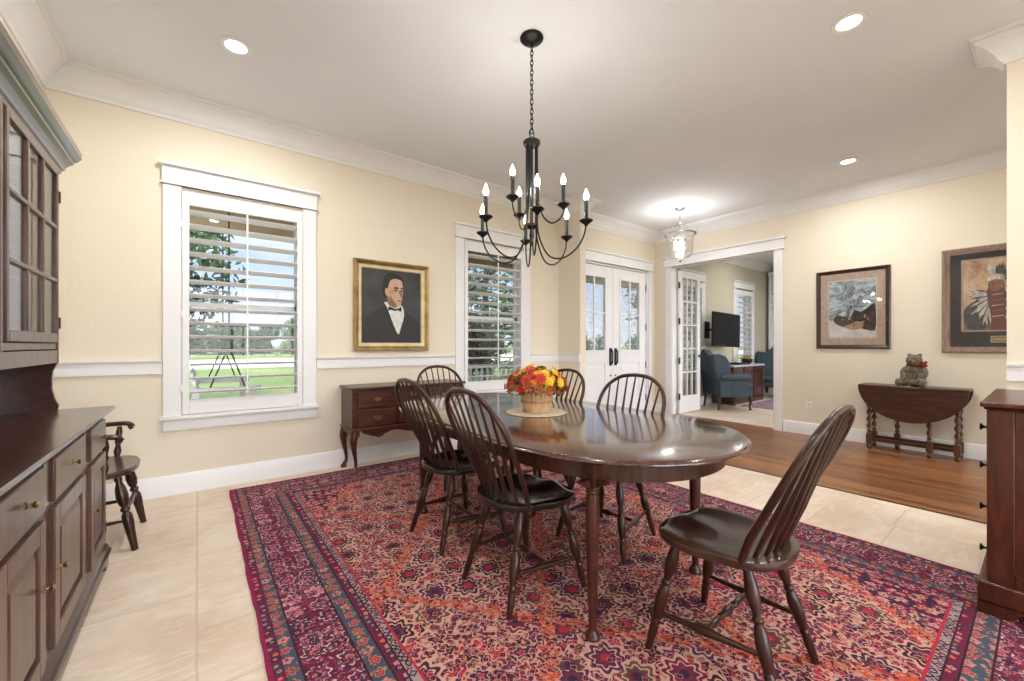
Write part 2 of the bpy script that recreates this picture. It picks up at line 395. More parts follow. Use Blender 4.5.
        for lim,colr in ((.435,bw),(.400,BLK),(.394,br),(.362,BLK),(.355,bb),(.290,BLK),(.283,bx),(.105,BLK),(.098,bb),(.050,NAVY),(.046,br),(.014,(.30,.01,.08))):
            c=g.mix(g.lt(d,lim*k),c,colr)
        c=g.mix(g.lt(g.abs(g.sub(d,B)),.005),c,RED)
        fz=g.noise(o,260,2); c=g.mix(g.mul(fz,.30),c,(.08,.03,.05),'MIX')
        c=g.mix(.06,c,(.40,.14,.16)); c=g.mix(1.0,c,(.92,.80,.82),'MULTIPLY')
        return {'c':c,'n':g.bump(fz,.5,.004)}
    return fn
# ================================================================ the setting
WY=4.23; FX=6.43; LX=-.85; CZ=3.15; BY=-3.2
M['rug']=mat('persian_rug_wool',rough=.92,fn=rug_fn(2.99,4.21),spec=.15)
def struct(name,mb,m,parent=None,**k):
    o=mb.build(name,m,parent,**k)
    if parent is None: o['kind']='structure'
    return o
def wallmesh(plane,a0,a1,z0,z1,t0,t1,holes):
    """wall slab with rectangular holes (u0,u1,z0,z1); plane 'x' runs along X, 'y' runs along Y"""
    us=sorted({a0,a1,*[h[0] for h in holes],*[h[1] for h in holes]}); zs=sorted({z0,z1,*[h[2] for h in holes],*[h[3] for h in holes]})
    mb=MB(); idx={}
    def vid(i,j,t):
        k=(i,j,t)
        if k not in idx:
            u,z=us[i],zs[j]; idx[k]=len(mb.v); mb.v.append((u,t,z) if plane=='x' else (t,u,z))
        return idx[k]
    nu,nz=len(us)-1,len(zs)-1
    solid=[[not any(h[0]<=us[i]+1e-6 and us[i+1]<=h[1]+1e-6 and h[2]<=zs[j]+1e-6 and zs[j+1]<=h[3]+1e-6 for h in holes) for j in range(nz)] for i in range(nu)]
    S=lambda i,j:0<=i<nu and 0<=j<nz and solid[i][j]
    for i in range(nu):
        for j in range(nz):
            if not solid[i][j]: continue
            for t in (t0,t1): mb.f.append((vid(i,j,t),vid(i+1,j,t),vid(i+1,j+1,t),vid(i,j+1,t)))
            if not S(i-1,j): mb.f.append((vid(i,j,t0),vid(i,j+1,t0),vid(i,j+1,t1),vid(i,j,t1)))
            if not S(i+1,j): mb.f.append((vid(i+1,j,t0),vid(i+1,j+1,t0),vid(i+1,j+1,t1),vid(i+1,j,t1)))
            if not S(i,j-1): mb.f.append((vid(i,j,t0),vid(i+1,j,t0),vid(i+1,j,t1),vid(i,j,t1)))
            if not S(i,j+1): mb.f.append((vid(i,j+1,t0),vid(i+1,j+1,t0),vid(i+1,j+1,t1),vid(i,j+1,t1)))
    return mb
WIN=[(-.105,.775,.63,2.43),(2.51,3.42,.63,2.43)]
SW=[(7.30,8.05,.63,2.43),(9.50,10.32,.63,2.43)]
DOOR=(4.40,6.22,0,2.46)
struct('wall_front',wallmesh('x',LX,FX+.065,0,CZ,WY,WY+.17,WIN+[DOOR]),M['wall'],smooth=0)
struct('wall_left',MB().box(LX-.12,LX,BY,WY+.17,0,CZ),M['wall'],smooth=0)
OP=(2.33,3.91,0,2.52)
struct('wall_right',wallmesh('y',BY,WY,0,CZ,FX,FX+.065,[OP]),M['wall'],smooth=0)
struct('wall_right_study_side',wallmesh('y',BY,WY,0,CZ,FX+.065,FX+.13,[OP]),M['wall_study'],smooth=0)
struct('wall_stub_entry',MB().box(4.08,4.19,3.82,WY,0,CZ),M['wall'],smooth=0)
struct('wall_stub_pier',MB().box(4.08,4.19,BY,.157,0,CZ),M['wall'],smooth=0)
struct('wall_back',wallmesh('x',LX,4.08,0,CZ,BY-.15,BY,[(-.3,3.5,.25,2.6)]),M['wall'],smooth=0)
struct('wall_back_hall',wallmesh('x',4.19,FX+.13,0,CZ,BY-.15,BY,[(4.5,6.1,.0,2.5)]),M['wall'],smooth=0)
struct('floor_tile',MB().box(LX-.12,4.17,BY-.15,WY+.17,-.08,0),M['tile'],smooth=0)
struct('floor_wood',MB().box(4.17,FX+.13,BY-.15,WY+.17,-.08,0),M['plank'],smooth=0)
struct('trim_floor_joint',MB().box(4.155,4.185,BY,WY,0,.003),M['glwood'],smooth=0)
struct('floor_study',MB().box(FX+.13,11.7,-.8,WY+.17,-.08,0),M['tile'],smooth=0)
struct('ceiling',MB().box(LX-.12,11.7,BY-.15,WY+.17,CZ,CZ+.1),M['ceiling'],smooth=0)
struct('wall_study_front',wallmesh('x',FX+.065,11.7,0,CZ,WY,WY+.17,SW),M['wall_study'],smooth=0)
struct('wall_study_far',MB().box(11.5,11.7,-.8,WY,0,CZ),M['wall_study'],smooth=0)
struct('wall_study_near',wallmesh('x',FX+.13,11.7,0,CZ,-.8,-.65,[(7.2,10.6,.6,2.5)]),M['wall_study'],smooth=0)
# --- crown: profile in (offset from wall, z)
CP=[(0,-.175),(.012,-.175),(.016,-.160),(.03,-.150),(.045,-.118),(.075,-.078),(.112,-.045),(.128,-.036),(.128,-.026),(.145,-.020),(.150,0),(0,0)]
def moulding(path,prof,zc,closed=False):
    """path: list of (x,y) with the room on the LEFT of travel; mitred corners"""
    P=[V(*p) for p in path]; n=len(P); rings=[]
    for i in range(n):
        a=P[i-1] if (i>0 or closed) else None; b=P[i]; c=P[(i+1)%n] if (i<n-1 or closed) else None
        def nrm(p,q): d=(q-p).normalized(); return V(-d.y,d.x)
        if a is None: m=nrm(b,c)
        elif c is None: m=nrm(a,b)
        else:
            n1=nrm(a,b);n2=nrm(b,c); m=(n1+n2); m=m/(m.dot(n1))
        rings.append([(b.x+m.x*o,b.y+m.y*o,zc+z) for o,z in prof])
    mb=MB(); mb.strips(rings,True,not closed)
    if closed:
        k=len(prof); s=(n-1)*k
        mb.f+= [(s+j,s+(j+1)%k,(j+1)%k,j) for j in range(k)]
    return mb
room=[(LX,BY),(4.08,BY),(4.08,.157),(4.19,.157),(4.19,BY),(FX,BY),(FX,WY),(4.19,WY),(4.19,3.82),(4.08,3.82),(4.08,WY),(LX,WY)]
struct('trim_crown',moulding(room,CP,CZ,True),M['trim'])
struct('trim_crown_study',moulding([(FX+.13,-.65),(11.5,-.65),(11.5,WY),(FX+.13,WY)],CP,CZ,True),M['trim'])
BP=[(0,0),(.018,0),(.018,.140),(.012,.155),(0,.160)]
def bb(name,path): struct(name,moulding(path,BP,0),M['trim'])
bb('baseboard_pier',[(4.08,BY),(4.08,.157),(4.19,.157),(4.19,BY)])
bb('baseboard_right',[(FX,BY),(FX,OP[0]-.11)])
bb('baseboard_right_corner',[(FX,OP[1]+.11),(FX,WY),(DOOR[1]+.11,WY)])
bb('baseboard_front',[(DOOR[0]-.11,WY),(4.19,WY),(4.19,3.82),(4.08,3.82),(4.08,WY),(LX,WY),(LX,BY)])
bb('baseboard_study',[(11.5,WY),(FX+.13,WY)])
RP=[(0,-.105),(.016,-.105),(.016,-.022),(.030,-.014),(.034,0),(0,0)]
RZ=1.07
def rail(name,path): struct(name,moulding(path,RP,RZ),M['trim'])
rail('trim_chair_rail_left',[(WIN[0][0]-.12,WY),(LX,WY),(LX,BY)])
rail('trim_chair_rail_middle',[(WIN[1][0]-.12,WY),(WIN[0][1]+.12,WY)])
rail('trim_chair_rail_stub',[(4.08,3.82),(4.08,WY),(WIN[1][1]+.12,WY)])
rail('trim_chair_rail_pier',[(4.08,BY),(4.08,.157)])
# --- windows with plantation shutters
def casing(u0,u1,z0,z1,y,w=.115,t=.022,floor=False,side=-1):
    mb=MB(); a=y; b=y+side*t
    lo,hi=min(a,b),max(a,b)
    zb=0 if floor else z0-.02
    mb.box(u0-w,u0,lo,hi,zb,z1+.03); mb.box(u1,u1+w,lo,hi,zb,z1+.03)
    b2=y+side*.03; mb.box(u0-w-.005,u1+w+.005,min(a,b2),max(a,b2),z1+.03,z1+.175)
    b3=y+side*.04; mb.box(u0-w-.015,u1+w+.015,min(a,b3),max(a,b3),z1+.03,z1+.045)
    b4=y+side*.06; mb.box(u0-w-.022,u1+w+.022,min(a,b4),max(a,b4),z1+.175,z1+.20)
    return mb
def window(num,u0,u1,z0,z1,nl=14,study=False,label=None):
    w=thing('window_%d'%num,label,None,((u0+u1)/2,WY,z0),kind='structure')
    OFF[w]=V((u0+u1)/2,WY,z0)
    casing(u0,u1,z0,z1,WY).build('window_casing',M['trim'],w,bevel=.002)
    MB().box(u0-.135,u1+.135,WY-.055,WY+.0,z0-.03,z0-.002).build('window_sill',M['trim'],w,bevel=.004)
    MB().box(u0-.115,u1+.115,WY-.02,WY,z0-.12,z0-.03).build('window_apron',M['trim'],w,bevel=.002)
    # reveal lining
    mb=MB(); Y0,Y1=WY-.005,WY+.17
    mb.box(u0-.001,u0+.012,Y0,Y1,z0,z1).box(u1-.012,u1+.001,Y0,Y1,z0,z1).box(u0,u1,Y0,Y1,z0-.002,z0+.012).box(u0,u1,Y0,Y1,z1-.012,z1+.001)
    mb.build('window_jamb',M['trim'],w)
    # shutter frame in the plane of the casing
    s=.050; f=MB(); ys=WY-.028; ye=WY+.006
    f.box(u0+.004,u0+s,ys,ye,z0+.004,z1-.004).box(u1-s,u1-.004,ys,ye,z0+.004,z1-.004)
    f.box(u0+s,u1-s,ys,ye,z0+.004,z0+.12).box(u0+s,u1-s,ys,ye,z1-.11,z1-.004)
    sh=f.build('shutter_panel',M['trim'],w,bevel=.003)
    a0,a1=z0+.12,z1-.11; lo=MB(); pitch=(a1-a0)/nl
    for k in range(nl):
        zc=a0+(k+.5)*pitch; rings=[]
        for u in (u0+s+.003,u1-s-.003):
            r=[]
            for j in range(12):
                th=2*PI*j/12; yy=.056*math.cos(th); zz=.0085*math.sin(th)
                q=rx(math.radians(-10))@V(0,yy,zz); r.append((u,WY-.010+q.y,zc+q.z))
            rings.append(r)
        lo.strips(rings)
    tag(lo.build('louvers',M['louver'],sh),'white tilted horizontal louvers')
    uc=(u0+u1)/2
    MB().box(uc-.006,uc+.006,WY-.082,WY-.070,a0+.03,a1-.02).build('tilt_rod',M['louver'],sh,bevel=.002)
    for q in (.12,.45,.85): MB().box(u0-.006,u0+.010,WY-.034,WY-.026,z0+(z1-z0)*q-.03,z0+(z1-z0)*q+.03).build('hinge',M['white_plastic'],sh)
    # sash
    y0,y1=WY+.11,WY+.15; g=.035; zm=(z0+z1)/2
    q=MB(); q.box(u0+.012,u0+.012+g,y0,y1,z0,z1).box(u1-.012-g,u1-.012,y0,y1,z0,z1).box(u0,u1,y0,y1,z0,z0+.05).box(u0,u1,y0,y1,z1-.05,z1).box(u0,u1,y0,y1,zm-.02,zm+.02)
    sa=q.build('sash',M['trim'],w)
    MB().box(u0+.04,u1-.04,WY+.128,WY+.132,z0+.03,z1-.03).build('window_pane',M['glass'],sa,smooth=0)
window(1,*WIN[0],label='white plantation shutter window left of the portrait')
window(2,*WIN[1],label='white plantation shutter window behind the flower basket')
window(3,*SW[0],study=True,label='shuttered study window behind the open glazed door')
window(4,*SW[1],study=True,label='shuttered study window right of the television')
# unseen windows added behind the camera and in the study for fill daylight
def fillwin(num,u0,u1,z0,z1,y,n,label):
    w=thing('window_%d'%num,label,None,((u0+u1)/2,y,z0),kind='structure'); OFF[w]=V((u0+u1)/2,y,z0)
    q=MB(); 
    for k in range(n+1):
        u=u0+(u1-u0)*k/n; q.box(u-.03,u+.03,y-.05,y+.03,z0,z1)
    q.box(u0,u1,y-.05,y+.03,z0,z0+.06).box(u0,u1,y-.05,y+.03,z1-.06,z1)
    q.build('sash',M['trim'],w); MB().box(u0,u1,y-.012,y-.008,z0,z1).build('window_pane',M['glass'],w,smooth=0)
fillwin(5,-.3,3.5,.25,2.6,BY-.06,4,'added unseen window bank behind the camera, for fill daylight')
fillwin(6,4.5,6.1,0,2.5,BY-.06,2,'added unseen glazed doors behind the camera, for fill daylight')
fillwin(7,7.2,10.6,.6,2.5,-.72,3,'added study window bank out of view, for fill daylight')
# --- entry double doors
def entry():
    d=thing('door_1','white double entry doors with four-lite obscure glass and black handles',None,((DOOR[0]+DOOR[1])/2,WY,0),kind='structure'); 
    casing(DOOR[0],DOOR[1],0,DOOR[3]-.02,WY,floor=True,w=.105).build('door_casing',M['trim'],d,bevel=.002)
    mb=MB(); mb.box(DOOR[0],DOOR[0]+.02,WY,WY+.17,0,2.46).box(DOOR[1]-.02,DOOR[1],WY,WY+.17,0,2.46).box(DOOR[0],DOOR[1],WY,WY+.17,2.44,2.46)
    mb.build('door_jamb',M['trim'],d)
    mid=(DOOR[0]+DOOR[1])/2
    for s in (0,1):
        a=DOOR[0]+.022 if s==0 else mid+.002; b=mid-.002 if s==0 else DOOR[1]-.022
        y0,y1=WY+.03,WY+.075; gl=(a+.185,b-.185)
        gz=(1.10,2.26)
        # stiles and rails
        f=MB(); f.box(a,gl[0],y0,y1,.005,2.435).box(gl[1],b,y0,y1,.005,2.435).box(gl[0],gl[1],y0,y1,gz[1],2.435).box(gl[0],gl[1],y0,y1,.90,gz[0]).box(gl[0],gl[1],y0,y1,.005,.22)
        f.box(gl[0],gl[1],y0+.012,y1-.012,.22,.90).box(gl[0]+.04,gl[1]-.04,y0+.003,y1-.003,.27,.85)
        leaf=f.build('door_leaf',M['door'],d,bevel=.004)
        q=MB(); uc=(gl[0]+gl[1])/2; zc=1.70
        q.box(gl[0]-.018,gl[0]+.01,y0-.012,y0+.01,gz[0]-.018,gz[1]+.018).box(gl[1]-.01,gl[1]+.018,y0-.012,y0+.01,gz[0]-.018,gz[1]+.018)
        q.box(gl[0],gl[1],y0-.012,y0+.01,gz[0]-.018,gz[0]+.01).box(gl[0],gl[1],y0-.012,y0+.01,gz[1]-.01,gz[1]+.018)
        q.box(uc-.013,uc+.013,y0-.006,y0+.014,gz[0],gz[1]).box(gl[0],gl[1],y0-.006,y0+.014,zc-.013,zc+.013)
        q.build('glazing_bar',M['door'],leaf,bevel=.002)
        MB().box(gl[0],gl[1],y0+.018,y0+.024,*gz).build('door_pane',M['texglass'],leaf,smooth=0)
        hx=mid-.062 if s==0 else mid+.062
        h=MB(); h.box(hx-.027,hx+.027,y0-.012,y0,.86,1.14)
        pts=cat_spline([(hx,y0-.01,1.12),(hx,y0-.045,1.09),(hx,y0-.050,1.0),(hx,y0-.045,.91),(hx,y0-.01,.88)],4); h.tube(pts,.011,8)
        h.build('door_handle',M['iron'],leaf,bevel=.003)
        MB().lathe([(.014,0),(.014,.012),(.006,.016)],(hx,y0,.70),(hx,y0-1,.70),10).build('deadbolt',M['iron'],leaf)
        ex=a if s==0 else b
        for z in (.28,.85,1.5,2.18): MB().box(ex-.010,ex+.012,y0-.010,y0+.004,z-.055,z+.055).build('hinge',M['iron'],leaf)
    MB().box(DOOR[0],DOOR[1],WY-.02,WY+.17,0,.012).build('threshold',M['glwood'],d,bevel=.003)
entry()
# --- study opening: casing and the glazed leaf standing open
def study_opening():
    c=casing(0,0,0,0,0); mb=MB()
    for side,x in ((-1,FX),(1,FX+.13)):
        t=lambda d:(min(x,x+side*d),max(x,x+side*d))
        mb.box(*t(.022),OP[0]-.10,OP[0],0,2.55).box(*t(.022),OP[1],OP[1]+.10,0,2.55)
        mb.box(*t(.03),OP[0]-.12,OP[1]+.12,2.52,2.665).box(*t(.04),OP[0]-.13,OP[1]+.13,2.52,2.535).box(*t(.06),OP[0]-.15,OP[1]+.15,2.665,2.69)
    mb.box(FX-.002,FX+.132,OP[0]-.001,OP[0]+.015,0,2.52).box(FX-.002,FX+.132,OP[1]-.015,OP[1]+.001,0,2.52).box(FX-.002,FX+.132,OP[0],OP[1],2.505,2.52)
    struct('trim_study_opening',mb,M['trim'],bevel=.003)
    x0,x1=FX+.15,FX+.84; y0,y1=OP[1]-.062,OP[1]-.022
    d=thing('door_2','white glazed french door standing open into the study',None,(x0,y1,0),kind='structure')
    f=MB(); gz0,gz1=.30,2.36; gx0,gx1=x0+.10,x1-.10
    f.box(x0,gx0,y0,y1,.01,2.48).box(gx1,x1,y0,y1,.01,2.48).box(gx0,gx1,y0,y1,gz1,2.48).box(gx0,gx1,y0,y1,.01,gz0)
    for k in (1,2): u=gx0+(gx1-gx0)*k/3; f.box(u-.011,u+.011,y0+.004,y1-.004,gz0,gz1)
    for k in range(1,5): z=gz0+(gz1-gz0)*k/5; f.box(gx0,gx1,y0+.004,y1-.004,z-.011,z+.011)
    leaf=f.build('door_leaf',M['door'],d,bevel=.003)
    MB().box(gx0,gx1,(y0+y1)/2-.002,(y0+y1)/2+.002,gz0,gz1).build('door_pane',M['glass'],leaf,smooth=0)
    for z in (.30,.92,1.60,2.22): MB().box(x0-.035,x0+.012,y0-.010,y0+.003,z-.055,z+.055).build('hinge',M['iron'],d,bevel=.003)
    q=MB(); q.lathe([(.025,0),(.025,.008),(.009,.012),(.009,.035),(.026,.045),(.028,.058),(.015,.07)],(x1-.05,y0,.99),(x1-.05,y0-1,.99),14)
    q.build('door_knob',M['iron'],d)
study_opening()
# ================================================================ outdoors
GZ=-.35
M['grass']=mat('lawn_grass',rough=.95,fn=lambda g:{'c':g.mix(g.mul(g.noise(g.geo(),3,4,.7),.5),g.ramp(g.noise(g.geo(),.10,4,.6),[(.35,(.07,.12,.025)),(.5,(.15,.19,.05)),(.65,(.24,.25,.10))]),(.10,.16,.035))})
M['road']=mat('pale_road_concrete',rough=.9,fn=noisy((.62,.58,.52),(.75,.70,.63),2))
M['porch']=mat('porch_concrete',rough=.8,fn=noisy((.30,.29,.27),(.42,.40,.37),3))
M['porchceil']=mat('porch_ceiling_boards',rough=.7,fn=noisy((.33,.26,.15),(.42,.33,.20),4,stretch=(1,8,1)))
M['bark']=mat('tree_bark',rough=.95,fn=noisy((.05,.035,.025),(.13,.10,.075),9,bump=.6,stretch=(1,1,.3)))
M['leaf']=mat('tree_leaves',rough=.6,fn=lambda g:{'c':g.ramp(g.noise(g.obj(),1.3,4,.7),[(.35,(.008,.022,.004)),(.55,(.022,.050,.010)),(.7,(.06,.10,.025))])})
M['leaf_pale']=mat('pale_tree_leaves',rough=.6,fn=lambda g:{'c':g.ramp(g.noise(g.obj(),.7,4,.7),[(.35,(.03,.05,.02)),(.55,(.07,.12,.04)),(.7,(.14,.19,.08))])})
M['swingpaint']=mat('white_swing_paint',rough=.45,fn=noisy((.78,.78,.76),(.84,.84,.82),5))
struct('ground',MB().box(-260,300,WY+2.9,320,GZ-.5,GZ),M['grass'],smooth=0)
struct('ground_near',MB().box(-60,60,-60,BY-.3,GZ-.5,GZ),M['grass'],smooth=0)
struct('road',MB().box(-260,300,33,52,GZ,GZ+.02),M['road'],smooth=0)
struct('porch_floor',MB().box(-6,12,WY+.17,WY+2.9,-.5,-.06),M['porch'],smooth=0)
struct('porch_ceiling',MB().box(-6,12,WY+.17,WY+3.1,2.95,3.05),M['porchceil'],smooth=0)
struct('porch_beam',MB().box(-6,12,WY+2.60,WY+2.85,2.76,2.95),M['porchceil'],smooth=0)
struct('roof',MB().box(-7,12.5,BY-.7,WY+3.4,3.27,3.4),M['porchceil'],smooth=0)
def post(x,label):
    t=thing('porch_post',label,'post',(x,WY+2.72,-.06))
    MB().box(x-.09,x+.09,WY+2.63,WY+2.81,-.06,2.76).build('post_shaft',M['swingpaint'],t,bevel=.01)
    MB().box(x-.11,x+.11,WY+2.61,WY+2.83,-.058,.12).build('post_base',M['swingpaint'],t,bevel=.01)
post(-2.6,'white square porch post beyond the left shuttered window'); post(7.2,'white square porch post outside the entry doors')
def railing(x0,x1,y,label):
    t=thing('porch_railing',label,'railing',((x0+x1)/2,y,-.06)); mb=MB()
    MB().box(x0,x1,y-.03,y+.03,.76,.80).build('top_rail',M['swingpaint'],t); MB().box(x0,x1,y-.025,y+.025,.05,.10).build('bottom_rail',M['swingpaint'],t)
    n=int((x1-x0)/.13)
    for k in range(n+1):
        x=x0+.02+(x1-x0-.04)*k/n
        MB().box(x-.018,x+.018,y-.018,y+.018,.10,.76).build('baluster',M['swingpaint'],t,smooth=0)
    for x in (x0+.03,x1-.03): MB().box(x-.035,x+.035,y-.035,y+.035,-.06,.86).build('rail_post',M['swingpaint'],t,smooth=0)
railing(4.0,6.6,WY+2.72,'white porch railing seen through the second shuttered window')
def swing():
    t=thing('porch_swing','white slatted porch swing hung on chains beyond the left shuttered window','swing',(.27,6.15,.44))
    def W(x,y,z): return (-y,x,z)
    def bx(mb,x0,x1,y0,y1,z0,z1):
        n=len(mb.v); mb.box(x0,x1,y0,y1,z0,z1); mb.v[n:]=[W(*p) for p in mb.v[n:]]
    for k in range(6): s=MB(); bx(s,-.66,.66,-.26+k*.09,-.19+k*.09,0,.022); s.build('seat_slat',M['swingpaint'],t,world=False)
    for z0,z1 in ((.06,.12),(.38,.45)): s=MB(); bx(s,-.68,.68,.31,.335,z0,z1); s.build('back_rail',M['swingpaint'],t,world=False)
    for k in range(12): s=MB(); bx(s,-.64+k*.112,-.58+k*.112,.290,.309,.0,.42); s.build('back_slat',M['swingpaint'],t,world=False)
    for x in (-.72,.66):
        s=MB(); bx(s,x,x+.07,-.30,.34,.24,.29); bx(s,x+.01,x+.06,-.25,-.19,0,.24); bx(s,x+.01,x+.06,.26,.32,0,.24); s.build('swing_arm',M['swingpaint'],t,world=False)
        a=W(x+.035,-.15,.28); b=W(x+.035,.17,.28); top=W(x+.035,0,.74)
        c=MB(); c.tube([a,top],.008,6).tube([b,top],.008,6).tube([top,(top[0],top[1],2.44)],.008,6)
        c.build('chain',M['iron'],t,world=False)
swing()
def tree(x,y,h,r,label,pale=False,n=900,seed=1,trunk=.5,tr=.16,leaf=.16,group=None,gz=GZ):
    rd=random.Random(seed); t=thing('leafy_tree',label,'tree',(x,y,gz),group=group)
    tm=MB(); tm.tube([(0,0,0),(.05*h*.1,0,h*.3),(0,.02*h,h*.62),(0,0,h*.8)],[tr,tr*.8,tr*.5,tr*.15],8)
    for k in range(6):
        a=k*1.05; z0=h*(.35+.06*k); tm.tube([(0,0,z0),(math.cos(a)*r*.4,math.sin(a)*r*.4,z0+h*.12),(math.cos(a)*r*.75,math.sin(a)*r*.75,z0+h*.2)],[tr*.4,tr*.25,tr*.08],6)
    tm.build('trunk',M['bark'],t,world=False)
    blobs=[(V(rd.uniform(-.6,.6)*r,rd.uniform(-.6,.6)*r,h*(trunk+rd.uniform(.05,.9)*(1-trunk))),rd.uniform(.28,.5)*r) for _ in range(14)]
    mb=MB()
    for k in range(n):
        c,br=rd.choice(blobs); d=V(rd.gauss(0,1),rd.gauss(0,1),rd.gauss(0,1)).normalized(); p=c+d*br*rd.uniform(.55,1.05)
        u=V(rd.gauss(0,1),rd.gauss(0,1),rd.gauss(0,1)).normalized(); w=u.orthogonal().normalized(); s=leaf*rd.uniform(.6,1.3)
        mb.add([p-u*s,p+w*s*.45,p+u*s,p-w*s*.45],[(0,1,2,3)])
    tag(mb.build('foliage',M['leaf_pale'] if pale else M['leaf'],t,world=False,smooth=0,fix=False),kind='stuff')
    return t
tree(-1.35,11.5,6.6,2.7,'dark leafy tree at the left edge of the first window view',n=7000,seed=3,trunk=.34,tr=.14,leaf=.11)
tree(9.4,14.0,6.6,2.8,'broad leafy tree outside the second window, behind the low one',n=5000,seed=5,trunk=.16,tr=.2,leaf=.14)
tree(4.6,8.3,3.6,1.25,'dark bushy tree close outside the left side of the second window',n=4200,seed=8,trunk=.2,tr=.1,leaf=.09)
tree(20,12,6.5,3.2,'spreading tree outside the study window',n=2000,seed=11,trunk=.15,leaf=.22)
names=('leftmost','second from the left','third from the left','fourth from the left','fifth from the left','rightmost')
for k,(x,h) in enumerate(((-7,5.0),(-1.6,4.2),(3.2,3.6),(8.2,4.6),(13.4,5.2),(19,4.6))):
    tree(x,77+(k%2)*7,h*1.15,3.5,'distant rounded tree beyond the road through the first window, '+names[k],n=2200,seed=20+k,trunk=.0,leaf=.42,tr=.3,pale=(k==4))
post2=thing('timber_column','dark brown timber column at the left of the second window view','post',(3.57,6.92,-.06))
MB().box(3.47,3.67,6.82,7.02,-.06,2.76).build('column_shaft',M['bark'],post2,bevel=.01)
for k,(x,h) in enumerate(((46,6),(55,5.2),(64,6.4))):
    tree(x,80,h*1.25,4.0,('left','middle','right')[k]+' one of three distant trees beyond the second window',n=600,seed=40+k,trunk=.02,leaf=.6,tr=.3)
for k,(x,h) in enumerate(((84,3),(95,2.6),(108,3.2))):
    tree(x,78,h*1.25,4.4,('left','middle','right')[k]+' one of three distant trees faint through the entry door glass',n=600,seed=50+k,trunk=.02,leaf=.6,tr=.3)
# sky
def sky():
    nt=world.node_tree; nt.nodes.clear(); g=G(nt)
    tc=g.n('ShaderNodeTexCoord').outputs['Generated']; z=g.sep(tc)[2]
    base=g.ramp(z,[(0,(.80,.88,1.0)),(.18,(.50,.68,1.0)),(.6,(.26,.44,.86))])
    cl=g.noise(g.map(tc,scale=(1,1,3.2)),2.3,5,.6,.3); c=g.mix(g.ramp(cl,[(.48,(0,0,0)),(.70,(1,1,1))]),base,(1,1,1))
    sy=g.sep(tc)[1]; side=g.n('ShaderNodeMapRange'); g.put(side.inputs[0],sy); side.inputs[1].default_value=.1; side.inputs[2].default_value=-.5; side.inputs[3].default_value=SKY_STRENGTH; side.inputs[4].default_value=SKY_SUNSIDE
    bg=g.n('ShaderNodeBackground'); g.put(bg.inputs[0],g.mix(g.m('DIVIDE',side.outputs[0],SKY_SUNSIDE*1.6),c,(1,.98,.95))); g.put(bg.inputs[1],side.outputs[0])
    o=g.n('ShaderNodeOutputWorld'); nt.links.new(bg.outputs[0],o.inputs[0])
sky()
# ================================================================ lamps of the room, seen and added
def can(x,y,label,group,watt=CAN_W):
    t=thing('recessed_downlight',label,'ceiling light',(x,y,CZ),group=group)
    MB().lathe([(.060,-.001),(.085,-.001),(.088,-.005),(.086,-.010),(.066,-.010),(.060,-.006)],seg=32,cap=False).build('trim_ring',M['white_plastic'],t,world=False)
    MB().lathe([(.0,-.0045),(.062,-.0045)],seg=32,cap=False).build('lens',M['can'],t,world=False)
    l=bpy.data.lights.new('downlight_lamp','AREA'); l.shape='DISK'; l.size=.12; l.energy=watt; l.color=(1,.985,.955)
    lo=bpy.data.objects.new('downlight_lamp',l); link(lo); lo.parent=t; lo.location=(0,0,-.012)
can(.198,3.234,'round recessed downlight lit above the left shuttered window','recessed ceiling downlights')
can(3.136,.732,'large bright recessed downlight at the top right of the ceiling','recessed ceiling downlights')
can(5.497,1.291,'small recessed downlight lit in the hallway ceiling','recessed ceiling downlights')
for q,lb in (((.2,.75),'added recessed fill downlight overhead beside the near end of the hutch'),((.2,-1.7),'added recessed fill downlight near the left wall behind the camera'),((3.14,-1.7),'added recessed fill downlight near the pier wall behind the camera'),((5.5,-1.6),'added recessed fill downlight at the near end of the wood floored hall')): can(*q,lb,'added fill downlights behind the camera')  # unseen downlights added behind the camera to fill the room
for q,lb in (((8,1.4),'unseen recessed downlight above the study doorway side'),((10,1.4),'unseen recessed downlight above the far side of the study rug'),((9.,3.2),'unseen recessed downlight above the study desk')): can(*q,lb,'unseen study downlights',15)  # unseen study downlights, all outside the view
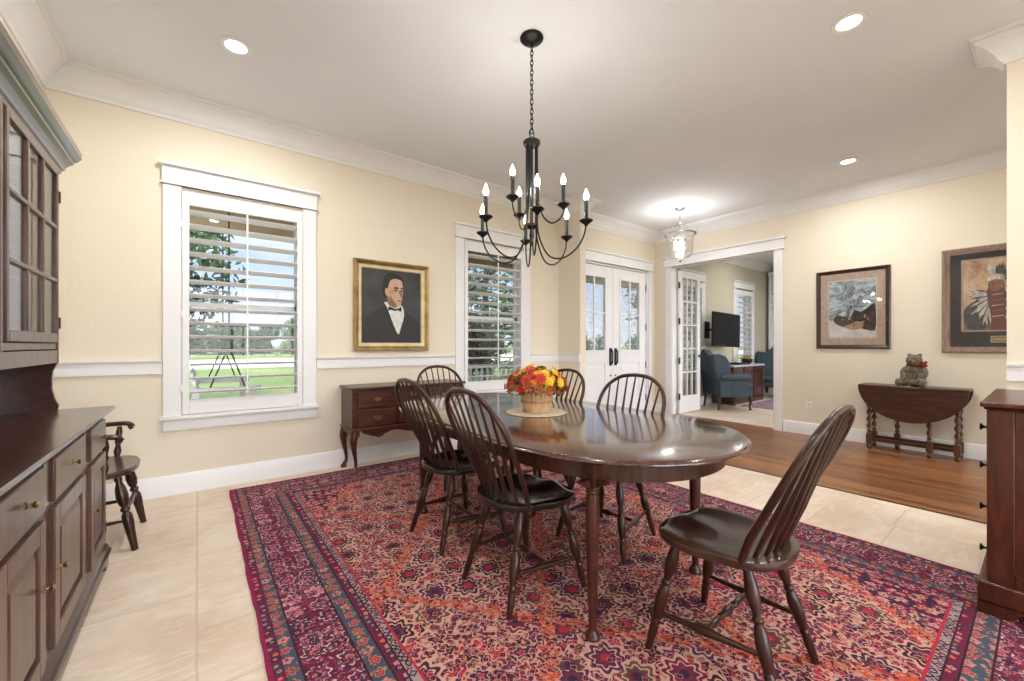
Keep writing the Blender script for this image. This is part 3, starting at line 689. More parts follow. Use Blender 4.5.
def pendant():
    x,y=5.48,3.20
    t=thing('lantern_pendant','clear glass bell jar pendant lantern hanging in the entry','pendant light',(x,y,CZ))
    MB().lathe([(.0,0),(.075,0),(.075,-.010),(.06,-.022),(.02,-.030),(.012,-.045),(0,-.05)],seg=28).build('canopy',M['nickel'],t,world=False)
    MB().tube([(0,0,-.04),(0,0,-.20)],.006,8).lathe([(0,-.185),(.022,-.19),(.03,-.21),(.02,-.225),(0,-.23)],seg=16).build('stem',M['nickel'],t,world=False)
    c=MB()
    for k in range(3):
        a=k*2*PI/3+.4; c.tube([(.02*math.cos(a),.02*math.sin(a),-.21),(.195*math.cos(a),.195*math.sin(a),-.37)],.0035,6)
    c.build('hanging_chain',M['nickel'],t,world=False)
    MB().lathe([(.205,-.385),(.222,-.38),(.224,-.372),(.205,-.368),(.19,-.372),(.19,-.381)],seg=40,cap=False).build('rim_band',M['nickel'],t,world=False)
    MB().lathe([(.200,-.375),(.182,-.40),(.178,-.46),(.176,-.58),(.170,-.66),(.13,-.705),(.05,-.725),(.012,-.73)],seg=40,cap=False).build('glass_jar',M['lampglass'],t,world=False)
    MB().lathe([(0,-.725),(.03,-.73),(.034,-.74),(.015,-.75),(.02,-.765),(.012,-.78),(0,-.785)],seg=16).build('finial',M['nickel'],t,world=False)
    s=MB(); s.tube([(0,0,-.22),(0,0,-.60)],.006,8); s.lathe([(0,-.60),(.03,-.60),(.03,-.61),(0,-.615)],seg=14)
    for k in range(3):
        a=k*2*PI/3; px,py=.062*math.cos(a),.062*math.sin(a)
        s.tube(cat_spline([(0,0,-.60),(px*.6,py*.6,-.63),(px,py,-.60)],5),.005,6).lathe([(.011,-.60),(.011,-.53)],(px,py,0),seg=10)
    s.build('candle_cluster',M['nickel'],t,world=False)
    for k in range(3):
        a=k*2*PI/3; px,py=.062*math.cos(a),.062*math.sin(a)
        MB().lathe([(0,-.53),(.010,-.525),(.017,-.505),(.015,-.48),(.006,-.455),(0,-.445)],(px,py,0),seg=12).build('bulb',M['bulb'],t,world=False)
    l=bpy.data.lights.new('pendant_lamp','POINT'); l.energy=PEND_W; l.shadow_soft_size=.06; l.color=(1,.975,.94)
    lo=bpy.data.objects.new('pendant_lamp',l); link(lo); lo.parent=t; lo.location=(0,0,-.42)
pendant()
def chandelier():
    x,y=1.69,2.0; zt=CZ
    t=thing('candle_chandelier','black iron nine-light candle chandelier hanging over the dining table','chandelier',(x,y,CZ))
    MB().lathe([(0,0),(.072,0),(.075,-.008),(.066,-.018),(.060,-.020),(.045,-.030),(.02,-.036),(.014,-.052),(0,-.055)],seg=32).build('canopy',M['black'],t,world=False)
    c=MB(); z=-.05; k=0
    while z>-.585:
        r=rz(PI/2*(k%2)+.4); pts=[r@V(.010*math.cos(a)*1,0,0)+V(0,0,z-.019+.021*math.sin(a)) for a in [2*PI*j/12 for j in range(12)]]
        c.tube(pts,.0030,6,closed=True); z-=.031; k+=1
    pts=[V(.019*math.cos(2*PI*j/16),0,-.612+.027*math.sin(2*PI*j/16)) for j in range(16)]; c.tube(pts,.0035,6,closed=True)
    c.build('chain',M['black'],t,world=False)
    MB().lathe([(0,-.635),(.012,-.637),(.012,-.652),(.045,-.656),(.055,-.664),(.055,-.678),(.048,-.690),(.0,-.692)],seg=32).build('top_cap',M['black'],t,world=False)
    MB().tube([(0,0,-.68),(0,0,-1.30)],.006,8).lathe([(0,-1.185),(.034,-1.19),(.038,-1.205),(.03,-1.215),(.012,-1.225),(.016,-1.27),(.008,-1.29),(.014,-1.305),(.012,-1.32),(0,-1.33)],seg=20).build('centre_stem',M['black'],t,world=False)
    # direction towards the camera, measured at the chandelier
    base=math.atan2(-y,-x)
    lower=[base+math.radians(a) for a in (5,70,136,187,250,310)]
    upper=[base+math.radians(a) for a in (85,-35,205)]
    def arm(a,R,zp,up):
        ca,sa=math.cos(a),math.sin(a); P=lambda r,z:(r*ca,r*sa,z-CZ)
        if up: pts=[P(.036,2.475),P(.036,2.30),P(.040,2.16),P(.065,2.025),P(.12,1.965),P(.17,1.98),P(R,2.025),P(R,zp)]
        else: pts=[P(.036,2.475),P(.036,2.20),P(.037,1.98),P(.055,1.86),P(.115,1.750),P(.20,1.728),P(.285,1.775),P(.335,1.85),P(R,zp)]
        MB().tube(cat_spline(pts,6),.0052,8).build('arm',M['black'],t,world=False)
        cx,cy=R*ca,R*sa; z0=zp-CZ
        pan=MB().lathe([(0,-.022),(.008,-.018),(.014,-.008),(.032,.004),(.041,.012),(.040,.018),(.014,.020),(.0,.021)],(cx,cy,z0),seg=20).build('drip_pan',M['black'],t,world=False)
        MB().lathe([(.0125,.018),(.0125,.135),(.010,.138),(0,.138)],(cx,cy,z0),seg=14,cap=False).build('candle_sleeve',M['black'],t,world=False)
        MB().lathe([(0,.136),(.009,.138),(.0165,.155),(.0155,.172),(.008,.190),(.003,.206),(0,.210)],(cx,cy,z0),seg=14).build('flame_bulb',M['bulb'],t,world=False)
        l=bpy.data.lights.new('candle_lamp','POINT'); l.energy=BULB_W; l.shadow_soft_size=.03; l.color=(1,.96,.90)
        lo=bpy.data.objects.new('candle_lamp',l); link(lo); lo.parent=t; lo.location=(cx,cy,z0+.175)
    for a in lower: arm(a,.35,1.928,False)
    for a in upper: arm(a,.20,2.065,True)
chandelier()
# ================================================================ rug
rug=MB()
def rugmesh():
    nx,ny=30,42; W,L=2.99,4.21; mb=MB(); rd=random.Random(2)
    def P(i,j,z):
        x=-W/2+W*i/nx; y=-L/2+L*j/ny
        e=.0025*math.sin(i*1.7+j*.9)+.002*math.sin(j*2.3)
        if i in (0,nx): x+=e
        if j in (0,ny): y+=e
        return (x,y,z)
    for z in (.009,0):
        for j in range(ny+1):
            for i in range(nx+1): mb.v.append(P(i,j,z))
    N=(nx+1)*(ny+1); ix=lambda i,j,t:t*N+j*(nx+1)+i
    for j in range(ny):
        for i in range(nx):
            mb.f.append((ix(i,j,0),ix(i+1,j,0),ix(i+1,j+1,0),ix(i,j+1,0))); mb.f.append((ix(i,j,1),ix(i,j+1,1),ix(i+1,j+1,1),ix(i+1,j,1)))
    for i in range(nx):
        for j in (0,ny): mb.f.append((ix(i,j,0),ix(i+1,j,0),ix(i+1,j,1),ix(i,j,1)))
    for j in range(ny):
        for i in (0,nx): mb.f.append((ix(i,j,0),ix(i,j+1,0),ix(i,j+1,1),ix(i,j,1)))
    return mb
r=rugmesh().build('persian_rug',M['rug'],world=False,smooth=0); r.location=(1.695,1.938,.001)
tag(r,'large red navy and salmon patterned rug under the dining table','rug')
RT=.010
# ================================================================ windsor dining chairs
def spl(P,t):
    n=len(P)-1; i=min(int(t*n),n-1); return i
BOWL=[V(.182,-.120,.445),V(.198,-.155,.54),V(.222,-.215,.66),V(.232,-.262,.755),V(.222,-.302,.840),V(.180,-.335,.912),V(.100,-.356,.962),V(0,-.362,.976)]
def outline(th,ins=0):
    """seat outline, front is +y: broad squarish front, a waist, then a rounded rear"""
    c,s=math.cos(th),math.sin(th); n=2.9 if s>0 else 2.3
    k=(abs(c)**n+abs(s)**n)**(-1/n)
    b=.225 if s>0 else .225
    x=.232*k*c; y=b*k*s
    w=1-.07*math.exp(-((y+.045)/.045)**2)
    if y<-.02: w*=1-.05*min(1,(-.02-y)/.06)
    return x*w*(1-ins),y*(1-ins)
def chair_seat():
    N=48; rings=[]; fr=[0,.12,.25,.4,.55,.7,.82,.9,.96,1]
    def top(x,y,f):
        z=.462-.020*math.exp(-((y+.03)/.12)**2)*(1-min(1,(abs(x)/.2))**3)
        if y>.02:
            w=(y-.02)/.205
            z-=.016*w*math.exp(-((abs(x)-.105)/.06)**2); z+=.003*w*math.exp(-(x/.03)**2)
            z-=.012*max(0,(w-.8)/.2)
        else: z+=.004*(abs(y)/.2)
        if f>.9: z-=.006*((f-.9)/.1)**2
        return z
    for f in fr[1:]:
        rings.append([(lambda xy:(xy[0],xy[1],top(xy[0],xy[1],f)))(outline(2*PI*k/N,1-f)) for k in range(N)])
    rings.append([(*outline(2*PI*k/N,-.006),.443) for k in range(N)])
    rings.append([(*outline(2*PI*k/N,0.01),.428) for k in range(N)])
    rings.append([(*outline(2*PI*k/N,.14),.414) for k in range(N)])
    mb=MB(); mb.strips(rings,True,False)
    c=len(mb.v); mb.v.append((0,0,top(0,0,0))); mb.f+=[(c,k,(k+1)%N) for k in range(N)]
    L=(len(rings)-1)*N; mb.f.append(tuple(L+k for k in range(N)))
    return mb
LEGP=[(.0105,0),(.015,.05),(.0205,.13),(.023,.20),(.020,.28),(.0135,.34),(.0125,.36),(.018,.375),(.018,.395),(.013,.41),(.0165,.43),(.0215,.48),(.0235,.56),(.021,.64),(.0145,.71),(.0135,.725),(.0175,.74),(.0175,.755),(.0150,.77),(.0165,.80),(.0165,.86),(.0145,.93),(.0125,1)]
def make_chair(seatmat,legmat,label):
    t=thing('windsor_dining_chair',label,'chair',(0,0,0),'bow back chairs around the dining table')
    B=dict(world=False)
    chair_seat().build('seat',seatmat,t,smooth=50,**B)
    tops={(-1,1):V(-.150,.120,.425),(1,1):V(.150,.120,.425),(-1,-1):V(-.120,-.115,.425),(1,-1):V(.120,-.115,.425)}
    feet={(-1,1):V(-.225,.200,0),(1,1):V(.225,.200,0),(-1,-1):V(-.190,-.235,0),(1,-1):V(.190,-.235,0)}
    for k in tops: MB().lathe(LEGP,tops[k],feet[k],14).build('leg',legmat,t,**B)
    def at(k,f): return tops[k].lerp(feet[k],f)
    mids=[]
    for s in (-1,1):
        a=at((s,1),.66); b=at((s,-1),.62); mids.append(a.lerp(b,.48))
        MB().lathe([(.007,0),(.009,.15),(.0115,.32),(.0165,.5),(.0115,.68),(.009,.85),(.007,1)],a,b,12).build('side_stretcher',legmat,t,**B)
    MB().lathe([(.007,0),(.010,.12),(.0125,.26),(.0085,.33),(.013,.345),(.0085,.365),(.012,.41),(.019,.5),(.012,.59),(.0085,.635),(.013,.655),(.0085,.67),(.0125,.74),(.010,.88),(.007,1)],mids[0],mids[1],12).build('cross_stretcher',legmat,t,**B)
    half=cat_spline(BOWL,8)
    path=half+[V(-p.x,p.y,p.z) for p in reversed(half[:-1])]
    MB().tube(path,.0125,10,fl=1.0,up=(0,1,-.3)).build('bow',legmat,t,**B)
    n=7
    for i in range(n):
        f=(i-(n-1)/2)/((n-1)/2)
        b=V(f*.130,-.178+.035*f*f,.452)
        xt=f*.182
        best=min(half,key=lambda p:(abs(p.x-abs(xt)) + (0 if p.z>.78 else 9)))
        tp=V(math.copysign(best.x,xt) if abs(xt)>1e-6 else 0,best.y,best.z)
        MB().lathe([(.0070,0),(.0095,.18),(.0120,.32),(.0095,.46),(.0068,.72),(.0052,1)],b,tp,8).build('spindle',legmat,t,**B)
    return t
c0=make_chair(M['blackseat'],M['chairwood'],'x')
c1=make_chair(M['chairseat'],M['chairwood'],'x')
def facing(dx,dy): return math.atan2(-dx,dy)
place(c1,(1.623,.752,RT+.002),facing(-.03,1),'glossy brown bow back chair drawn out at the near end of the table')
place(c0,(1.30,1.60,RT+.002),facing(1,.0),'black seated bow back chair nearest the camera on the left table side')
place(copy_tree(c0),(1.31,2.26,RT+.002),facing(1,.03),'black seated bow back chair on the left side, nearer the cherry lowboy')
place(copy_tree(c1),(1.99,1.64,RT+.002),facing(-1,-.14),'bow back chair right of the flowers, in front of the white entry doors')
place(copy_tree(c1),(2.04,2.38,RT+.002),facing(-1,0),'bow back chair standing directly behind the flower basket')
place(copy_tree(c1),(1.80,3.15,RT+.002),facing(.02,-1),'bow back chair at the far head of the table by the second window')
# ================================================================ dining table
def sup(a,b,th,n=2.7):
    c,s=math.cos(th),math.sin(th); k=(abs(c)**n+abs(s)**n)**(-1/n); return a*k*c,b*k*s
def table():
    t=thing('oval_dining_table','glossy dark oval dining table with turned legs on the patterned rug','table',(1.715,1.975,RT))
    H=.75; N=96
    def oval(A,b,st,d,k):
        th=2*PI*(k+.5)/N; c,s=math.cos(th),math.sin(th); n=2.15; q=(abs(c)**n+abs(s)**n)**(-1/n)
        return ((A-d)*q*c,(b-d)*q*s+math.copysign(st,s))
    def ring(d,z): return [(*oval(.65,.76,.46,d,k),z) for k in range(N)]
    mb=MB(); mb.strips([ring(.014,H-.024),ring(.005,H-.022),ring(0,H-.017),ring(.001,H-.013),ring(.007,H-.009),ring(.009,H-.007),ring(.012,H-.002),ring(.018,H),ring(.3,H)])
    mb.build('tabletop',M['mahog_x'],t,world=False,smooth=35)
    def ring2(d,z): return [(*oval(.545,.66,.46,d,k),z) for k in range(N)]
    mb=MB(); mb.strips([ring2(0,H-.023),ring2(0,H-.112),ring2(.022,H-.112),ring2(.022,H-.023)],cap=False)
    mb.build('apron',M['mahog'],t,world=False,smooth=35)
    for sx in (-1,1):
        for sy in (-1,1):
            x,y=-.06+sx*.395,(-.862 if sy<0 else .70)
            L=MB()
            L.lathe([(.028,.62),(.029,.605),(.024,.600),(.029,.591),(.024,.583),(.026,.570),(.0275,.52),(.0265,.40),(.0235,.28),(.0195,.16),(.016,.08),(.0145,.045),(.017,.035),(.027,.022),(.031,.012),(.027,.002),(.023,0)],(x,y,0),seg=24)
            L.box(x-.030,x+.030,y-.030,y+.030,.615,.72)
            for d,(ux,uy) in enumerate(((1,0),(0,1))):
                for q in (-1,1):
                    poly=[(.028,.645),(.028,.617),(.040,.620),(.055,.630),(.08,.637),(.08,.645)]
                    if ux: L.prism([(x+q*u,z) for u,z in poly],y-.013,y+.013,'xz')
                    else: L.prism([(y+q*u,z) for u,z in poly],x-.013,x+.013,'yz')
            L.build('leg',M['mahog'],t,world=False,smooth=40)
table()
TZ=RT+.75
# placemat and flower basket
pm=MB(); pm.lathe([(0,0),(.186,0),(.192,.003),(.186,.006),(0,.006)],seg=56)
M['mat']=mat('woven_placemat',rough=.85,fn=lambda g:{'c':g.ramp(g.noise(g.obj(),60,3),[(.3,(.48,.37,.25)),(.7,(.66,.55,.41))]),'n':g.bump(g.noise(g.obj(),140,2),.6,.003)})
p=pm.build('round_placemat',M['mat'],world=False); p.location=(1.715,1.985,TZ+.0005); tag(p,'round woven beige placemat under the flower basket','placemat')
def basket():
    t=thing('flower_basket','wooden bushel basket overflowing with orange yellow and red autumn flowers','flower basket',(1.715,1.985,TZ+.007))
    M['bask']=mat('split_wood_basket',rough=.7,fn=wood((.55,.33,.16),(.74,.50,.28),'z',2))
    M['band']=mat('basket_band',rough=.7,fn=wood((.42,.22,.09),(.55,.31,.14),'x',2))
    b=MB(); n=22
    b.lathe([(0,.002),(.076,.002),(.080,.006),(.103,.135),(.100,.135),(.078,.012),(0,.010)],seg=44,cap=False)
    for k in range(n):
        a=2*PI*(k+.5)/n; w=.0105
        vs=[]
        for z,r,ww in ((0,.0805,.0098),(.146,.1065,.0128)):
            for rr in (r,r+.0035):
                for sgn in (-1,1): vs.append((rr*math.cos(a)-sgn*ww*math.sin(a),rr*math.sin(a)+sgn*ww*math.cos(a),z))
        b.add(vs,[(0,1,3,2),(4,6,7,5),(0,4,5,1),(2,3,7,6),(0,2,6,4),(1,5,7,3)])
    b.build('basket',M['bask'],t,world=False,smooth=25)
    q=MB()
    for z0,z1 in ((.060,.075),(.132,.146)):
        f=lambda z:.0845+(.1065-.0805)*z/.146
        q.lathe([(f(z0),z0),(f(z0)+.0035,z0),(f(z1)+.0035,z1),(f(z1),z1)],seg=44,cap=False)
    q.build('basket_band',M['band'],t,world=False)
    F={k:mat('petal_'+k,c,.6) for k,c in dict(orange=(.80,.21,.010),amber=(.85,.36,.010),yellow=(.86,.56,.015),red=(.52,.025,.010),rust=(.40,.09,.02),cream=(.75,.66,.48)).items()}
    G_=mat('olive_foliage',(.13,.12,.03),.7); G2=mat('dark_foliage',(.05,.045,.02),.7)
    rd=random.Random(7)
    # dome of blooms
    def bloom(c,nrm,r,col,kind):
        mb=MB(); nrm=nrm.normalized(); u=nrm.orthogonal().normalized(); w=nrm.cross(u)
        layers=4 if kind=='mum' else 1; 
        for l in range(layers):
            m=14-2*l if kind=='mum' else 6; R=r*(1-.22*l); lift=.16+.28*l if kind=='mum' else .35
            for k in range(m):
                a=2*PI*(k+.5*(l%2))/m+rd.uniform(-.1,.1); d=(u*math.cos(a)+w*math.sin(a)); s=(u*-math.sin(a)+w*math.cos(a)); pw=R*(.19 if kind=='mum' else .26)
                tip=c+d*R+nrm*(R*lift*.6); mid=c+d*(R*.6)+nrm*(R*lift*.75); b0=c+d*(R*.1)
                mb.add([b0,mid+s*pw,tip,mid-s*pw,mid+nrm*(-.002)],[(0,1,4),(1,2,4),(2,3,4),(3,0,4)])
        mb.ball(c+nrm*(r*.12),r*.22,8,5)
        o=mb.build('flower_head',F[col],t,world=False,smooth=60,fix=False)
    pts=[]
    for k in range(88):
        f=(k+.5)/88; ph=math.acos(1-f*1.12); a=k*2.39996
        pts.append((ph,a))
    for i,(ph,a) in enumerate(pts):
        d=V(math.sin(ph)*math.cos(a),math.sin(ph)*math.sin(a),math.cos(ph))
        c=V(d.x*.178,d.y*.178,.158+d.z*.115)+d*rd.uniform(-.018,.022)
        # bright yellow on the camera's right, orange in the middle, red at the rim on the left
        side=d.x*.794-d.y*.608
        q=rd.random()
        if side>.12 and ph<1.45: col='yellow' if q<.62 else 'amber' if q<.9 else 'red'
        elif ph<.85: col='amber' if q<.5 else 'orange' if q<.7 else 'yellow' if q<.85 else 'red'
        elif side<-.3: col='red' if q<.42 else 'orange' if q<.72 else 'rust'
        else: col='red' if q<.40 else 'orange' if q<.6 else 'rust' if q<.8 else 'amber'
        kind='mum' if col in('yellow','amber') or q<.5 else 'star'
        bloom(c,d,rd.uniform(.028,.040) if kind=='mum' else rd.uniform(.032,.048),col,kind)
    for k in range(9):
        a=k*.7+3.2; d=V(math.cos(a),math.sin(a),-.1); bloom(V(d.x*.118,d.y*.118,.145),d,.016,'cream','star')
    for nm,mt,n,sd in (('olive_leaves',G_,240,1),('dark_leaves',G2,200,2)):
        r2=random.Random(sd); mb=MB()
        for k in range(n):
            ph=math.acos(1-r2.random()*1.25); a=r2.uniform(0,2*PI); d=V(math.sin(ph)*math.cos(a),math.sin(ph)*math.sin(a),math.cos(ph))
            c=V(d.x*.156,d.y*.156,.152+d.z*.105); dd=(d+V(r2.gauss(0,.5),r2.gauss(0,.5),r2.gauss(0,.5))).normalized(); w=dd.orthogonal().normalized(); s=r2.uniform(.035,.060)
            mb.add([c,c+dd*s*.5+w*s*.22,c+dd*s,c+dd*s*.5-w*s*.22],[(0,1,2,3)])
        tag(mb.build('foliage',mt,t,world=False,smooth=0,fix=False),nm.replace('_',' '),kind='stuff')
basket()
# ================================================================ lowboy sideboard
def rosette_pull(mb,x,y,z):
    mb.prism([(x+dx,z+dz) for dx,dz in ((-.042,0),(-.034,.010),(-.024,.006),(-.014,.017),(0,.013),(.014,.017),(.024,.006),(.034,.010),(.042,0),(.034,-.012),(.022,-.008),(.012,-.020),(0,-.014),(-.012,-.020),(-.022,-.008),(-.034,-.012))],y-.003,y+.001,'xz')
    mb.tube(cat_spline([(x-.026,y-.012,z+.002),(x-.022,y-.018,z-.014),(x,y-.02,z-.020),(x+.022,y-.018,z-.014),(x+.026,y-.012,z+.002)],4),.0028,6)
    for s in (-1,1): mb.lathe([(.006,0),(.005,.7),(.003,1)],(x+s*.026,y,z+.002),(x+s*.026,y-.014,z+.002),8)
def lowboy():
    X0,X1,Y0,Y1=1.115,2.275,3.835,4.205; z0,z1=.405,.775
    t=thing('lowboy_sideboard','cherry lowboy on cabriole legs with brass pulls below the portrait','sideboard',((X0+X1)/2,(Y0+Y1)/2,0))
    w=M['sbwood']
    MB().box(X0,X1,Y0+.012,Y1,z0,z1).build('cabinet_body',w,t,bevel=.003)
    MB().box(X0-.022,X1+.022,Y0-.022,Y1+.003,z1,z1+.024).build('top',w,t,bevel=.009,seg=3)
    MB().box(X0-.014,X1+.014,Y0-.014,Y1,z0-.004,z0+.016).build('waist_moulding',w,t,bevel=.006)
    # scalloped apron
    def scal(u0,u1,n=48):
        top=[]; 
        for k in range(n+1):
            f=k/n; u=u0+(u1-u0)*f; s=abs(2*f-1)
            z=z0-.050-.026*math.cos(s*PI*3.0)*(.55+.45*s)+(.018 if s>.93 else 0)-.012*(abs(s-.62)<.05)
            top.append((u,z))
        return top
    bot=scal(X0+.05,X1-.05)
    MB().prism([(X0+.05,z0)]+bot+[(X1-.05,z0)],Y0,Y0+.02,'xz').build('apron',w,t)
    m=MB()
    for x in (X0,X1-.02): m.prism([(Y0+.05,z0),(Y0+.05,z0-.06),(Y0+.12,z0-.035),((Y0+Y1)/2,z0-.055),(Y1-.12,z0-.035),(Y1-.05,z0-.06),(Y1-.05,z0)],x,x+.02,'yz')
    m.build('side_apron',w,t)
    for sx in (0,1):
        for sy in (0,1):
            x=X0+.03 if sx==0 else X1-.03; y=Y0+.03 if sy==0 else Y1-.03
            dx=-1 if sx==0 else 1; dy=-1 if sy==0 else (.0)
            q=[(0,z0,.036),(.010,z0-.05,.037),(.020,z0-.09,.034),(.016,z0-.15,.026),(.004,z0-.22,.019),(-.008,z0-.29,.015),(-.008,z0-.34,.015),(.004,.045,.017),(.014,.020,.025),(.018,.010+(.002),.027),(.018,RT+.0005,.022)]
            if sy==1: q=q[:-1]+[(.018,0,.022)]
            pts=[(x+dx*o,y+dy*o,z) for o,z,r in q]; P=cat_spline(pts,3)
            rr=[]; 
            for i in range(len(q)-1):
                for k in range(3): rr.append(q[i][2]+(q[i+1][2]-q[i][2])*k/3)
            rr.append(q[-1][2])
            mb=MB(); mb.tube(P,rr,12,up=(0,1,0)); mb.box(x-.032,x+.032,y-.032,y+.032,z0-.055,z0)
            mb.build('cabriole_leg',w,t,smooth=50)
    # drawers
    def drawer(a,b,c,d,pull=True,shell=False):
        o=MB().box(a,b,Y0-.004,Y0+.014,c,d).build('drawer',w,t,bevel=.005)
        if shell:
            f=MB(); cx,cz=(a+b)/2,c+.03
            for k in range(11):
                th=PI*(k+.5)/11; R=.085
                f.lathe([(.004,0),(.011,.75),(.008,.95),(.002,1)],(cx+.015*math.cos(th),Y0-.004,cz+.015*math.sin(th)),(cx+R*math.cos(th),Y0-.004,cz+R*math.sin(th)),8)
            f.build('carved_shell',w,o)
        if pull:
            m=MB(); rosette_pull(m,(a+b)/2,Y0-.004,(c+d)/2+.004); m.build('drawer_pull',M['darkbrass'],o,smooth=30)
    for a,b in ((X0+.045,X0+.405),(X1-.405,X1-.045)):
        drawer(a,b,.605,.755); drawer(a,b,.430,.585)
    drawer(X0+.435,X1-.435,.655,.755); drawer(X0+.435,X1-.435,.430,.635,False,True)
    st=MB()
    for x in (X0+.001,X0+.42,X1-.42,X1-.001): st.box(x-.006,x+.006,Y0+.004,Y0+.014,z0+.01,z1)
    st.build('front_frame',w,t)
lowboy()
# ================================================================ hutch
def hutch():
    X0,XF=LX+.006,-.405; Y0,Y1=1.50,3.07; XT=-.56
    t=thing('china_hutch','tall dark wood china hutch with glazed upper doors at the left wall','hutch',((X0+XF)/2,(Y0+Y1)/2,0))
    w=M['hutch']; dk=M['hutchtop']
    MB().box(X0,XF,Y0,Y1,.115,.822).build('base_cabinet',w,t,bevel=.002)
    # plinth with stepped moulding
    prof=[(XF-.03,.075),(XF+.030,.075),(XF+.034,.083),(XF+.030,.092),(XF+.020,.096),(XF+.022,.104),(XF+.014,.118),(XF,.128),(XF-.03,.128)]
    m=MB(); m.prism([(x,z) for x,z in prof],Y0-.02,Y1+.022,'xz')
    m.box(X0,XF+.0,Y1,Y1+.022,.075,.120)
    m.build('plinth_moulding',dk,t,smooth=30)
    for y in (Y0+.02,Y1-.10):
        f=MB(); poly=[(y-.02,.075),(y-.02,.03),(y-.005,.0),(y+.055,0),(y+.065,.02),(y+.085,.03),(y+.115,.055),(y+.12,.075)]
        f.prism(poly if y<2 else [(2*(y+.05)-a,b) for a,b in poly],XF-.012,XF+.022,'yz')
        f.box(X0+.02,X0+.08,y,y+.06,0,.08)
        f.build('bracket_foot',dk,t,bevel=.006)
    MB().box(X0,XF-.02,Y0,Y1,.06,.115).build('base_board',dk,t)
    prof=[(X0,.822),(XF+.020,.822),(XF+.026,.828),(XF+.028,.836),(XF+.042,.840),(XF+.045,.850),(XF+.042,.858),(X0,.860)]
    m=MB(); rings=[[(x if x!=X0 else X0,y_(x),z) for x,z in prof] for y_ in (lambda x:Y0-(max(0,x-XF)),lambda x:Y1+(max(0,x-XF)))]
    m.strips(rings); m.build('counter_top',dk,t,smooth=30)
    # drawers, doors: (y0,y1)
    cols=[(1.565,1.965,'R'),(2.075,2.555,'L'),(2.675,3.045,'L')]
    for a,b,kn in cols:
        d=MB().box(XF-.005,XF+.016,a,b,.652,.800).build('drawer',w,t,bevel=.005)
        kb=MB()
        yc=(a+b)/2; prof=[(.014,0),(.014,.003),(.006,.006),(.0055,.014),(.011,.020),(.013,.026),(.009,.031),(0,.032)]
        kb.lathe([(r*.8,z/.032) for r,z in prof],(XF+.016,yc,.732),(XF+.043,yc,.732),14); kb.build('drawer_knob',M['brass'],d)
        # door: frame + raised panel in an arched opening
        za,zb=.145,.628; s=.062
        f=MB(); x0,x1=XF-.004,XF+.016
        f.box(x0,x1,a,a+s,za,zb).box(x0,x1,b-s,b,za,zb).box(x0,x1,a+s,b-s,za,za+s).box(x0,x1,a+s,b-s,zb-s,zb)
        dr=f.build('door',w,t,bevel=.003)
        pn=MB(); ya,yb,zc,zd=a+s,b-s,za+s,zb-s
        def rr(d,x): return [(x,ya+d,zc+d),(x,yb-d,zc+d),(x,yb-d,zd-d),(x,ya+d,zd-d)]
        pn.strips([rr(0,XF+.001),rr(.004,XF+.002),rr(.034,XF+.013),rr(.038,XF+.013)],True,True); pn.build('raised_panel',w,dr,smooth=0)
        ky=b-.030 if kn=='R' else a+.030
        kb=MB(); kb.lathe([(r*.8,z/.032) for r,z in prof],(XF+.016,ky,.415),(XF+.043,ky,.415),14); kb.build('door_knob',M['brass'],dr)
        hy=a-.004 if kn=='R' else b+.004
        for z in (za+.075,zb-.075): MB().box(XF+.004,XF+.017,hy-.010,hy+.008,z-.028,z+.028).build('hinge',M['iron'],dr)
    g=MB()
    for ya,yb in ((1.975,2.065),(2.565,2.665)): g.box(XF+.0,XF+.005,ya+.012,yb-.012,.652,.800)
    g.build('recess_shade',M['blackseat'],t,bevel=.002)  # near-black strips stand in for the shaded recess between drawers
    # upper part
    z0,z1=1.10,2.10
    MB().box(X0,X0+.02,Y0+.02,Y1-.03,.860,2.06).build('back_panel',dk,t)
    for y in (Y0+.02,Y1-.048):
        s=MB(); s.box(X0+.02,XT,y,y+.022,1.10,2.08)
        prof=[(X0+.02,.860),(XT-.002,.860),(XT+.004,.885),(XT-.006,.91),(XT-.012,.93),(XT-.020,.97),(XT-.020,1.02),(XT-.016,1.06),(XT-.006,1.085),(XT,1.10),(X0+.02,1.10)]
        s.prism([(x,z) for x,z in prof],y,y+.022,'xz'); s.build('side_panel',dk,t,bevel=.001)
    sh=MB(); 
    for z in (1.10,1.235,1.52,1.80): sh.box(X0+.02,XT-.02,Y0+.04,Y1-.05,z,z+.018)
    sh.build('shelf',dk,t); 
    MB().box(X0+.02,XT,Y0+.02,Y1-.026,2.06,2.08).build('upper_top',dk,t)
    fr=MB(); xa,xb=XT-.02,XT
    fr.box(xa,xb,Y0+.02,Y1-.026,1.10,1.165).box(xa,xb-.003,Y0+.02,Y1-.026,1.168,1.20)
    fr.box(xa,xb,Y0+.02,Y0+.055,1.165,2.08).box(xa,xb,Y1-.061,Y1-.026,1.165,2.08).box(xa,xb,Y0+.02,Y1-.026,2.065,2.09).box(xa,xb,2.27,2.30,1.165,2.08)
    fr.build('upper_face_frame',w,t,bevel=.003)
    for a,b in ((Y0+.057,2.268),(2.302,Y1-.063)):
        f=MB(); s=.030; za,zb=1.202,2.062; xc,xd=XT-.012,XT+.008
        f.box(xc,xd,a,a+s,za,zb).box(xc,xd,b-s,b,za,zb).box(xc,xd,a+s,b-s,za,za+.045).box(xc,xd,a+s,b-s,zb-s,zb)
        for k in (1,2): y=a+s+(b-a-2*s)*k/3; f.box(xc+.004,xd,y-.010,y+.010,za+.04,zb-s)
        for k in (1,2): z=za+.045+(zb-za-.045-s)*k/3; f.box(xc+.004,xd,a+s,b-s,z-.010,z+.010)
        d=f.build('glazed_door',w,t,bevel=.004)
